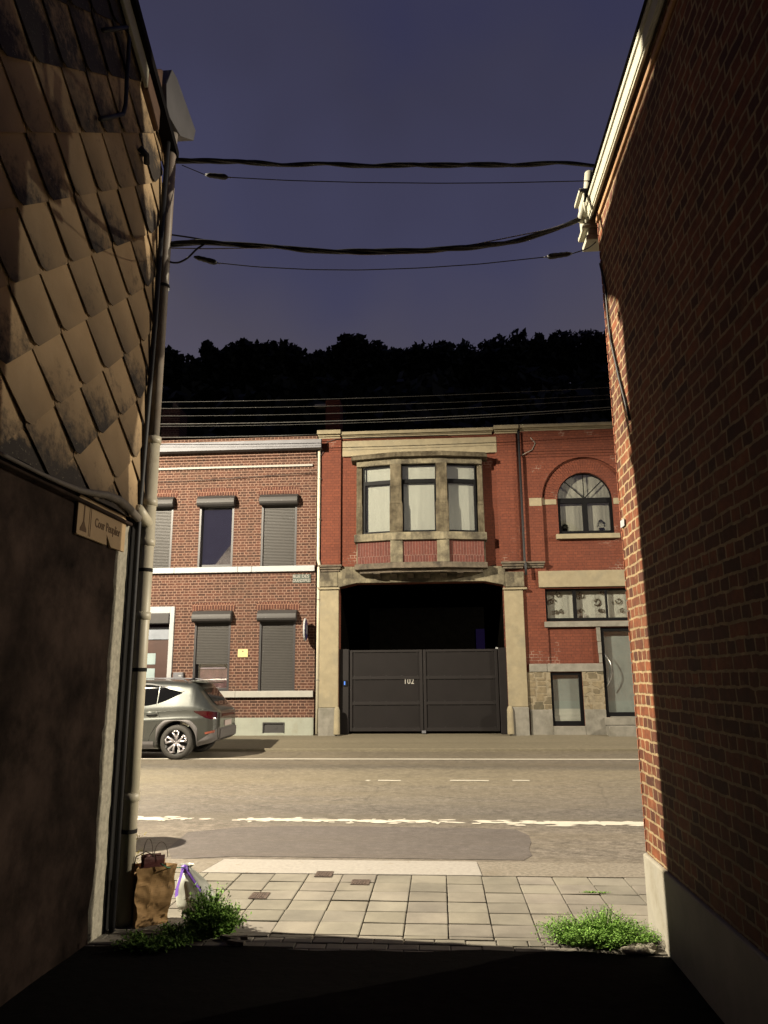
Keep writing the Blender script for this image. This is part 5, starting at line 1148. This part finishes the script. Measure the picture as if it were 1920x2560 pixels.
for sg in (-1, 1):
    q = [(0.80, 1.385, 1.39), (1.15, 1.22, 1.48), (1.325, 1.16, 1.528)]
    link('quarter_window', patch(q, 0.006, sgn=sg), M_carwin, CAR, bevel=None)
    link('rear_window', patch([(1.345, 1.155, 1.53), (1.55, 1.12, 1.55), (2.15, 1.085, 1.56)], 0.007, sgn=sg), M_carwin, CAR, bevel=None)
    link('front_window', patch([(2.22, 1.08, 1.56), (2.6, 1.06, 1.52), (3.1, 1.04, 1.22), (3.2, 1.04, 1.08)], 0.007, sgn=sg), M_carwin, CAR, bevel=None)
    link('window_trim', patch([(0.78, 1.405, 1.43), (1.2, 1.505, 1.53), (1.55, 1.56, 1.585), (2.2, 1.57, 1.595), (2.62, 1.53, 1.555)], 0.012, sgn=sg, nz=2), M_chrome, CAR, bevel=None)
    link('roof_rail', MB().tube([(xr_-0.75, cyc+sg*0.62, zr+1.60), (xr_-0.85, cyc+sg*0.63, zr+1.665), (xr_-1.5, cyc+sg*0.64, zr+1.695), (xr_-2.4, cyc+sg*0.64, zr+1.685), (xr_-2.5, cyc+sg*0.63, zr+1.63)], 0.012, 6), M_zinc, CAR)
    # arch cladding ring
    for x in (xw, xwf):
        rg = MB(); n = 30
        for i in range(n+1):
            a = R(-8+196*i/n)
            for rr_ in (0.425, 0.44, 0.50, 0.515):
                X = x+rr_*math.cos(a); Z = zw+0.01+rr_*math.sin(a)
                if rr_ > 0.49: k_ = 1/max(abs(math.cos(a)), abs(math.sin(a)), 0.86); X = x+rr_*k_*0.88*math.cos(a); Z = zw+0.01+rr_*k_*0.88*math.sin(a)
                t_ = xr_-X; zz = max(Z-zr, bot(t_)+0.0); e = 0.022 if rr_ in (0.44, 0.50) else -0.01
                rg.v.append((X, cyc+sg*(halfw(t_, zz)+e), zr+zz))
        for i in range(n):
            for j in range(3): k = i*4+j; rg.f.append((k, k+1, k+5, k+4)); rg.smooth.append(True)
        link('arch_trim', rg, M_clad, CAR, bevel=None)
    link('sill_trim', patch([(1.35, 0.225, 0.38), (3.0, 0.225, 0.38)], 0.014, sgn=sg), M_clad, CAR, bevel=None)
    link('tail_light', patch([(0.012, 0.84, 0.96), (0.10, 0.82, 0.985), (0.25, 0.86, 1.0), (0.50, 0.985, 1.00)], 0.008, sgn=sg, nx=12), M_tail, CAR, bevel=None)
    link('bumper_light', patch([(0.06, 0.55, 0.60), (0.25, 0.52, 0.56)], 0.012, sgn=sg, nx=6, nz=2), M_reflector, CAR, bevel=None)
    link('bumper_trim', patch([(0.0, 0.42, 0.66), (0.12, 0.34, 0.55), (0.42, 0.27, 0.36)], 0.010, sgn=sg, nx=10), M_clad, CAR, bevel=None)
    def gap(l): return MB().tube([(xr_-t_, cyc+sg*(halfw(t_, z)-0.001), zr+z) for t_, z in l], 0.005, 4)
    link('door_gap', gap([(1.34, 1.15), (1.30, 1.0), (1.24, 0.88), (1.30, 0.72), (1.42, 0.52), (1.46, 0.38)]), M_black, CAR)
    link('body_crease', MB().tube([(xr_-t_, cyc+sg*(halfw(t_, z)+0.002), zr+z) for t_, z in [(0.25, 1.03), (0.7, 1.02), (1.3, 0.99), (2.0, 0.965), (3.2, 0.93)]], 0.006, 4), M_paint, CAR)
    link('door_handle', MB().tube([(xr_-1.30, cyc+sg*(halfw(1.3, 0.93)+0.012), zr+0.93), (xr_-1.36, cyc+sg*(halfw(1.36, 0.93)+0.035), zr+0.925), (xr_-1.47, cyc+sg*(halfw(1.47, 0.93)+0.035), zr+0.92), (xr_-1.53, cyc+sg*(halfw(1.53, 0.93)+0.012), zr+0.915)], 0.013, 6), M_black, CAR)
# rear screen, spoiler, plate
mb = MB(); 
for i in range(13):
    t_ = 0.12+(0.44-0.12)*i/12; h = interp(t_, 1)
    for s in np.linspace(-1, 1, 9): mb.v.append((xr_-t_+0.006, cyc+s*halfw(t_, h)*0.95*1.0, zr+h+0.016))
for i in range(12):
    for j in range(8): k = i*9+j; mb.f.append((k, k+1, k+10, k+9)); mb.smooth.append(True)
link('rear_screen', mb, M_carwin, CAR, bevel=None)
link('spoiler', MB().prism([[(-0.42, 1.615), (-0.30, 1.60), (-0.30, 1.575), (-0.58, 1.60), (-0.70, 1.64), (-0.58, 1.645)]], (lambda a, b, d: (xr_+a, cyc-0.60+d, zr+b)), 1.20), M_paint, CAR, bevel=0.008)
link('tail_bar', MB().box(xr_-0.03, xr_+0.012, cyc-0.5, cyc+0.5, zr+0.86, zr+0.93), M_tail, CAR, bevel=0.01)
link('number_plate', MB().box(xr_-0.01, xr_+0.014, cyc-0.26, cyc+0.26, zr+0.66, zr+0.78), M_plate, CAR, bevel=0.004)
link('bumper', MB().prism([[(-0.12, 0.34), (0.03, 0.42), (0.04, 0.60), (0.0, 0.64), (-0.12, 0.64)]], (lambda a, b, d: (xr_+a, cyc-0.62+d, zr+b)), 1.24), M_clad, CAR, bevel=0.02)
link('aerial', MB().prism([[(-0.95, 1.655), (-0.80, 1.65), (-0.80, 1.70)]], (lambda a, b, d: (xr_+a, cyc-0.02+d, zr+b)), 0.04), M_black, CAR)
def wheel(x, sg):
    yo = cyc+sg*(CWD/2-0.03)
    w_ = link('wheel', MB().lathe([(0.25, 0.0), (0.275, -0.012*sg*-1), (0.33, 0.0), (0.355, -0.03*sg), (0.36, -0.06*sg), (0.36, -0.18*sg), (0.335, -0.22*sg), (0.20, -0.22*sg), (0.20, -0.2*sg), (0.25, -0.03*sg), (0.25, 0.0)], (x, yo, zw), 'y', 40), M_tyre, CAR)
    link('rim_dish', MB().lathe([(0.001, -0.07*sg), (0.22, -0.075*sg), (0.250, -0.002*sg), (0.258, 0.004*sg)], (x, yo, zw), 'y', 40), M_alloydark, w_)
    sp = MB()
    for k in range(5):
        a = k*2*math.pi/5+0.3; 
        def PT(r_, da, dy): return (x+r_*math.cos(a+da), yo+sg*dy, zw+r_*math.sin(a+da))
        # Y-shaped spoke with bent outer tips
        sp.tube([PT(0.02, 0, -0.03), PT(0.10, -0.12, -0.018), PT(0.215, -0.20, -0.004), PT(0.232, 0.10, -0.002)], 0.026, 4); sp.tube([PT(0.02, 0, -0.03), PT(0.12, 0.22, -0.018), PT(0.225, 0.42, -0.004)], 0.026, 4)
        sp.tube([PT(0.205, 0.42, -0.004), PT(0.228, 0.22, -0.002), PT(0.24, 0.05, -0.002)], 0.02, 4)
    sp.lathe([(0.001, 0.0), (0.03, 0.0), (0.035, -0.03*sg)], (x, yo-sg*0.012, zw), 'y', 14); link('spokes', sp, M_alloy, w_)
for x in (xw, xwf):
    for sg in (-1, 1): wheel(x, sg)

# ================================================================== BAGS
bgx, bgy = onZ(362, 2322, 0)
rotb = R(38)
def bagbox(w, d, h, taper, cx, cy, rot, crumple=0.012, seed=0, z0=0.0, open_top=True):
    mb = MB(); nx, nz = 10, 14; per = []
    nx, nz = 24, 30
    for side in range(4):
        for i in range(nx): per.append((side, i/nx))
    L_ = len(per)
    for j in range(nz+1):
        s = j/nz; k = 1+taper*(s-0.5)
        for (side, u) in per:
            X, Y_ = [(-w/2+w*u, -d/2), (w/2, -d/2+d*u), (w/2-w*u, d/2), (-w/2, d/2-d*u)][side]
            gus = -0.05*math.sin(math.pi*u)*s if side in (1, 3) else 0
            X2 = X*k+(gus if side == 1 else -gus if side == 3 else 0); Y2 = Y_*k
            nz_ = Vector((X*6, Y_*6, s*3+seed)); X2 += crumple*(mnoise.noise(nz_)+0.35*abs(mnoise.noise(nz_*3))); Y2 += crumple*(mnoise.noise(nz_+Vector((9, 0, 0)))+0.35*abs(mnoise.noise(nz_*3+Vector((5, 0, 0)))))
            zz = z0+h*s+(0.012*mnoise.noise(nz_*2) if j == nz else 0)
            mb.v.append((cx+X2*math.cos(rot)-Y2*math.sin(rot), cy+X2*math.sin(rot)+Y2*math.cos(rot), zz))
    for j in range(nz):
        for q in range(L_): mb.f.append((j*L_+q, j*L_+(q+1) % L_, (j+1)*L_+(q+1) % L_, (j+1)*L_+q)); mb.smooth.append(False)
    mb.f.append(tuple(reversed(range(L_)))); mb.smooth.append(False)
    return mb
PB_ = thing('paper_bag', 'crumpled brown kraft paper bag standing by the left drainpipe', 'bag', (bgx, bgy, 0))
link('bag_body', bagbox(0.25, 0.17, 0.385, 0.24, bgx-0.02, bgy+0.12, rotb, 0.028, 3), M_kraft, PB_)
link('handle', MB().tube([(bgx-0.13, bgy+0.06, 0.37), (bgx-0.11, bgy+0.05, 0.45), (bgx-0.05, bgy+0.07, 0.48), (bgx+0.0, bgy+0.10, 0.45), (bgx+0.0, bgy+0.11, 0.37)], 0.004, 5), M_darkstone, PB_)
T2 = thing('gift_bag', 'small dark red paper bag sticking out of the kraft bag', 'bag', (bgx, bgy+0.1, 0.3))
link('bag_body', bagbox(0.15, 0.08, 0.18, 0.0, bgx-0.015, bgy+0.12, rotb, 0.008, 5, z0=0.265), M_maroon, T2)
lp = lambda x0, x1, h: [(bgx+x0+(x1-x0)*(0.5-0.5*math.cos(math.pi*i/12)), bgy+0.10, 0.44+h*math.sin(math.pi*i/12)) for i in range(13)]
mb = MB().tube(lp(-0.08, -0.01, 0.12), 0.003, 5).tube(lp(0.0, 0.10, 0.10), 0.003, 5); link('handle', mb, M_darkstone, T2)
# white rubbish bag with purple tie
tx, ty_ = onZ(472, 2292, 0)
TB = thing('rubbish_bag', 'white plastic rubbish bag tied with a purple ribbon, leaning on the paper bag', 'bag', (tx, ty_+0.1, 0))
mb = MB(); nz, nq = 16, 28
for j in range(nz+1):
    s = j/nz; r_ = float(np.interp(s, [0, 0.1, 0.35, 0.7, 0.88, 0.93, 1.0], [0.08, 0.128, 0.132, 0.082, 0.03, 0.018, 0.05])); cxs = tx+0.02-0.10*s**1.4
    for q in range(nq):
        a = q*2*math.pi/nq; rr_ = r_*(1+0.13*math.sin(a*7+s*3)*s+0.14*mnoise.noise(Vector((math.cos(a)*1.6, math.sin(a)*1.6, s*4))))
        mb.v.append((cxs+rr_*math.cos(a)*1.12, ty_+0.14+rr_*math.sin(a)*0.8, 0.32*s+0.0))
for j in range(nz):
    for q in range(nq): mb.f.append((j*nq+q, j*nq+(q+1) % nq, (j+1)*nq+(q+1) % nq, (j+1)*nq+q)); mb.smooth.append(True)
mb.f.append(tuple(reversed(range(nq)))); mb.smooth.append(False); link('bag_body', mb, M_trash, TB)
hx, hy, hz = tx-0.08, ty_+0.13, 0.298
def ribbon(mb, pts, w_):
    vs = []
    for i, p in enumerate(pts): vs += [(p[0]-w_*0.7, p[1], p[2]-w_*0.5), (p[0]+w_*0.7, p[1]-0.004, p[2]+w_*0.5)]
    k = len(pts); mb.add(vs+[(v[0], v[1]+0.003, v[2]) for v in vs], [(2*i, 2*i+1, 2*i+3, 2*i+2) for i in range(k-1)]+[(2*k+2*i, 2*k+2*i+2, 2*k+2*i+3, 2*k+2*i+1) for i in range(k-1)]); return mb
mb = MB(); ribbon(mb, [(hx, hy-0.05, hz), (hx+0.05, hy-0.07, hz-0.03), (hx+0.11, hy-0.09, hz-0.09), (hx+0.155, hy-0.11, hz-0.135)], 0.013); ribbon(mb, [(hx-0.005, hy-0.05, hz+0.02), (hx-0.015, hy-0.07, hz-0.05), (hx-0.03, hy-0.09, hz-0.12), (hx-0.025, hy-0.11, hz-0.17)], 0.018)
mb.lathe([(0.001, -0.03), (0.022, -0.02), (0.026, 0.0), (0.022, 0.02), (0.001, 0.03)], (hx, hy-0.035, hz), n=10); link('tie_ribbon', mb, M_purple, TB)
link('green_string', MB().tube([(bgx+0.07, bgy+0.04, 0.41), (bgx+0.12, bgy+0.05, 0.38), (hx, hy-0.04, hz+0.01)], 0.004, 5), plain('green_string_mat', (0.03, 0.25, 0.14), 0.6), TB)

# ================================================================== WEEDS
def weed(name, cx, cy, rx, ry, h, n, mat, label, grp='weeds at the foot of the alley walls', lean=0.35, leaf=0.014, grass=0.3, z0=0.0, cat='weed', dens=9):
    mb = MB(); tt = []
    for _ in range(n):
        a = random.uniform(0, 2*math.pi); q = math.sqrt(random.random()); bx_, by_ = cx+rx*q*0.75*math.cos(a), cy+ry*q*0.75*math.sin(a)
        H_ = h*random.uniform(0.35, 1.0)*(1-0.4*q*q)*(0.75+0.6*mnoise.noise(Vector((bx_*9, by_*9, h*50)))+0.2*(random.random() > 0.93)); dx = rx*0.35*q*math.cos(a)+random.gauss(0, lean*H_*0.35); dy = ry*0.35*q*math.sin(a)+random.gauss(0, lean*H_*0.35)
        prev = Vector((bx_, by_, z0)); t = random.random()
        for k in range(1, dens+1):
            s = k/dens; p = Vector((bx_+dx*s*s*1.6, by_+dy*s*s*1.6, z0+H_*(s-0.15*s*s))); w_ = 0.0022*(1-0.6*s)
            mb.add([prev-Vector((w_, 0, 0)), prev+Vector((w_, 0, 0)), p+Vector((w_, 0, 0)), p-Vector((w_, 0, 0))], [(0, 1, 2, 3)]); tt += [(t*0.6, t, t, 1)]*4
            if random.random() > grass:
                for _l in range(2):
                    d = Vector((random.gauss(0, 1), random.gauss(0, 1), random.gauss(0.4, 0.7))).normalized(); L_ = leaf*random.uniform(0.7, 1.7)*(1.25-0.6*s); sd = d.cross(Vector((0, 0, 1))).normalized()*L_*0.34; tv = min(1, max(0, t*0.6+random.uniform(0, 0.5)))
                    mb.add([p, p+d*L_*0.55+sd, p+d*L_*1.2, p+d*L_*0.55-sd], [(0, 1, 2, 3)]); tt += [(tv, tv, tv, 1)]*4
            prev = p
    return link(name, mb, mat, label=label, cat=cat, group=grp, tint={'tint': tt}, bevel=None)
wx, wy = onZ(1535, 2392, 0)
weed('weed_clump', wx-0.02, 5.36, 0.33, 0.17, 0.27, 1500, M_weed, 'wide low clump of green weeds at the foot of the right pale plinth', grass=0.35, leaf=0.013, dens=9)
lx, ly = onZ(520, 2345, 0)
weed('weed_clump', lx, ly+0.10, 0.17, 0.13, 0.34, 560, M_weed, 'bright green weed clump at the edge of the paving, right of the white bag', grass=0.2, leaf=0.022, dens=9)
weed('weed_clump', onZ(455, 2350, 0)[0], 5.30, 0.15, 0.09, 0.15, 300, M_weed, 'dark green weeds in front of the white bag', leaf=0.016, dens=7)
weed('weed_clump', onZ(330, 2400, 0)[0]+0.05, 5.12, 0.22, 0.12, 0.14, 220, M_weed, 'shaded weeds in front of the paper bag', leaf=0.02, dens=6)
wxx, wyy = onZ(318, 2240, 0)
weed('dry_weed', onY(318, 2080, 6.3)[0]-0.10, 6.3, 0.14, 0.12, 0.85, 60, M_dry, 'tall dry yellow weed behind the drainpipe foot', leaf=0.03, lean=0.35, dens=12, grass=0.2, cat='weed')
weed('grass_tuft', onZ(1487, 2233, 0)[0], onZ(1487, 2233, 0)[1], 0.10, 0.012, 0.02, 60, M_weed, 'tiny green tuft growing in a paving joint near the right wall', leaf=0.01, dens=3, grp='weeds in the paving')
# rubble at the right plinth foot
for i in range(7):
    x = onZ(1600+9*i, 2392-(i % 3)*4, 0)[0]-0.05; y = 5.16+0.03*(i % 3); s = random.uniform(0.02, 0.045)
    mb = MB(); bm = bmesh.new(); bmesh.ops.create_icosphere(bm, subdivisions=2, radius=1)
    vs = [(x+v.co.x*s*(1.3+0.5*mnoise.noise(v.co*1.3+Vector((i, 0, 0)))), y+v.co.y*s, 0.004+s*0.4+v.co.z*s*0.55*(1+0.5*mnoise.noise(v.co*2+Vector((0, i, 0))))) for v in bm.verts]
    mb.add(vs, [tuple(v.index for v in f.verts) for f in bm.faces]); bm.free()
    link('stone', mb, M_edge, label=('palest rough stone nearest the weeds','second small stone from the weeds','third small stone from the weeds','middle flat stone','small stone just before the plinth corner','stone touching the plinth corner','last stone in the shadow')[i]+' at the right plinth foot', cat='stone', group='broken stones at the right plinth')
# broken slab chips at left edge of the paving
for i, (x, y, a, L_) in enumerate(((575, 2352, -25, 0.16), (590, 2362, -15, 0.13), (560, 2330, -35, 0.10), (605, 2350, 10, 0.08))):
    X, Y_ = onZ(x, y, 0); c_, s_ = math.cos(R(a)), math.sin(R(a)); q = [(-L_/2, -0.015), (L_/2, -0.02), (L_/2*0.9, 0.02), (-L_/2*0.8, 0.022)]
    link('slab_chip', MB().prism([[(X+u*c_-v*s_, Y_+u*s_+v*c_) for u, v in q]], XY(0.004), 0.022), M_conc, label=('longest broken sliver of paving beside the left weeds','broken paving sliver lying nearest the shadow line','small tilted paving sliver nearest the weed leaves','short paving sliver farthest right of the left weeds')[i], cat='rubble', group='broken paving slivers by the left weeds', bevel=0.004)
# utility covers
for (l, r_, t_, b_y, lab) in ((785, 835, 2180, 2193, 'rusty utility cover in the paving nearest the white kerb'), (876, 926, 2201, 2213, 'rusty utility cover, rightmost in the paving'), (620, 676, 2233, 2248, 'rusty utility cover, leftmost and nearest the weeds')):
    x0, y0 = onZ(l, b_y, 0); x1, y1 = onZ(r_, t_, 0); t = thing('utility_cover', lab, 'utility cover', ((x0+x1)/2, (y0+y1)/2, 0), 'rusty utility covers in the paving')
    link('frame', MB().prism([rect(x0, x1, y0, y1), rect(x0+0.012, x1-0.012, y0+0.012, y1-0.012)], XY(0.003), 0.004), M_cover, t)
    mb = MB().box(x0+0.013, x1-0.013, y0+0.013, y1-0.013, 0.002, 0.005)
    for k in range(5): mb.box(x0+0.02+(x1-x0-0.05)*k/4.5, x0+0.028+(x1-x0-0.05)*k/4.5, y0+0.03, y1-0.03, 0.005, 0.008)
    link('lid', mb, M_cover, t)
# unseen tub added outside the frame to cast a rounded road shadow
t = thing('shadow_caster', 'unseen round tub added at the road edge left of the drainpipe to cast a rounded shadow', 'shadow_caster', (-3.78, 8.10, -0.035))
link('tub', MB().lathe([(0.001, 0), (0.26, 0), (0.33, 0.5), (0.34, 0.85), (0.30, 0.92), (0.001, 0.86)], (-3.78, 8.10, -0.035), n=28), M_conc, t); link('soil', MB().lathe([(0.001, 0.925), (0.27, 0.922)], (-3.78, 8.10, -0.035), n=20), M_joint, t)

# ================================================================== STREET LAMPS AND ADDED FILL LAMP
def lamp(pos, pole, power, lab):
    t = thing('street_lamp', lab, 'street lamp', pole, 'street lamps')
    hx_, hy_, hz_ = pos; d = Vector((hx_-pole[0], hy_-pole[1], 0)); L_ = d.length; d = d/L_ if L_ > 0.01 else Vector((0, 1, 0))
    link('pole', MB().tube([(pole[0], pole[1], pole[2]), (pole[0], pole[1], 4.0), (pole[0], pole[1], hz_-0.2)], 0.08, 14, rfun=lambda i: (0.10, 0.085, 0.055)[i]), M_zinc, t)
    link('arm', MB().tube([(pole[0], pole[1], hz_-0.25), (pole[0]+d.x*L_*0.4, pole[1]+d.y*L_*0.4, hz_+0.1), (hx_-d.x*0.25, hy_-d.y*0.25, hz_+0.16)], 0.035, 10), M_zinc, t)
    link('lamp_head', MB().prism([[(-0.35, 0.08), (0.30, 0.08), (0.25, 0.16), (-0.30, 0.22)]], (lambda a, b, e: (hx_+d.x*a-d.y*(e-0.14), hy_+d.y*a+d.x*(e-0.14), hz_+b)), 0.28), M_zinc, t, bevel=0.02)
    ld = bpy.data.lights.new('lamp_light', 'SPOT'); ld.energy = LAMP_W*power; ld.color = LAMP_COL; ld.spot_size = R(167); ld.spot_blend = 0.10; ld.shadow_soft_size = 0.08
    lo = bpy.data.objects.new('lamp_light', ld); COL.objects.link(lo); lo.parent = t; lo.matrix_parent_inverse = WINV[t.name]; lo.location = (hx_, hy_, hz_-0.06)
lamp(LAMP1, (-12.0, 6.2, 0.0), 1.0, 'street lamp on the near pavement, up the road to the left, out of frame')
lamp(FILL_LAMP, (22.0, 18.4, 0.08), 0.20, 'added fill lamp on the far pavement to the right, out of frame, brightening the slates')
lamp(LAMP3, (24.0, 7.0, 0.0), 0.65, 'street lamp on the near pavement, down the road to the right, out of frame')

# unseen block added behind the camera to cut sky light in the alley
RB = thing('rear_sky_blocker', 'unseen block added behind the viewer to darken the alley', 'house', (0, -6.5, 0))
link('wall', MB().box(-8, 8, -7.2, -6.3, -0.3, 8.0), M_plaster, RB); link('roof', MB().prism([[(-7.4, 8.002), (-10.5, 9.8), (-13.5, 8.002)]], (lambda a, b, d: (-8+d, a, b)), 16), M_roof, RB)

# every base colour scaled down to weaken bounced light and deepen the shade
REFL = 0.55
for m in bpy.data.materials:
    if not m.use_nodes: continue
    nt = m.node_tree; b = nt.nodes.get('Principled BSDF')
    if not b or m.name in ('lamp_lens',): continue
    i = b.inputs['Base Color']
    if i.is_linked:
        src = i.links[0].from_socket; out = mixc(nt, 1.0, src, (REFL,)*3, 'MULTIPLY'); nt.links.new(out, i)
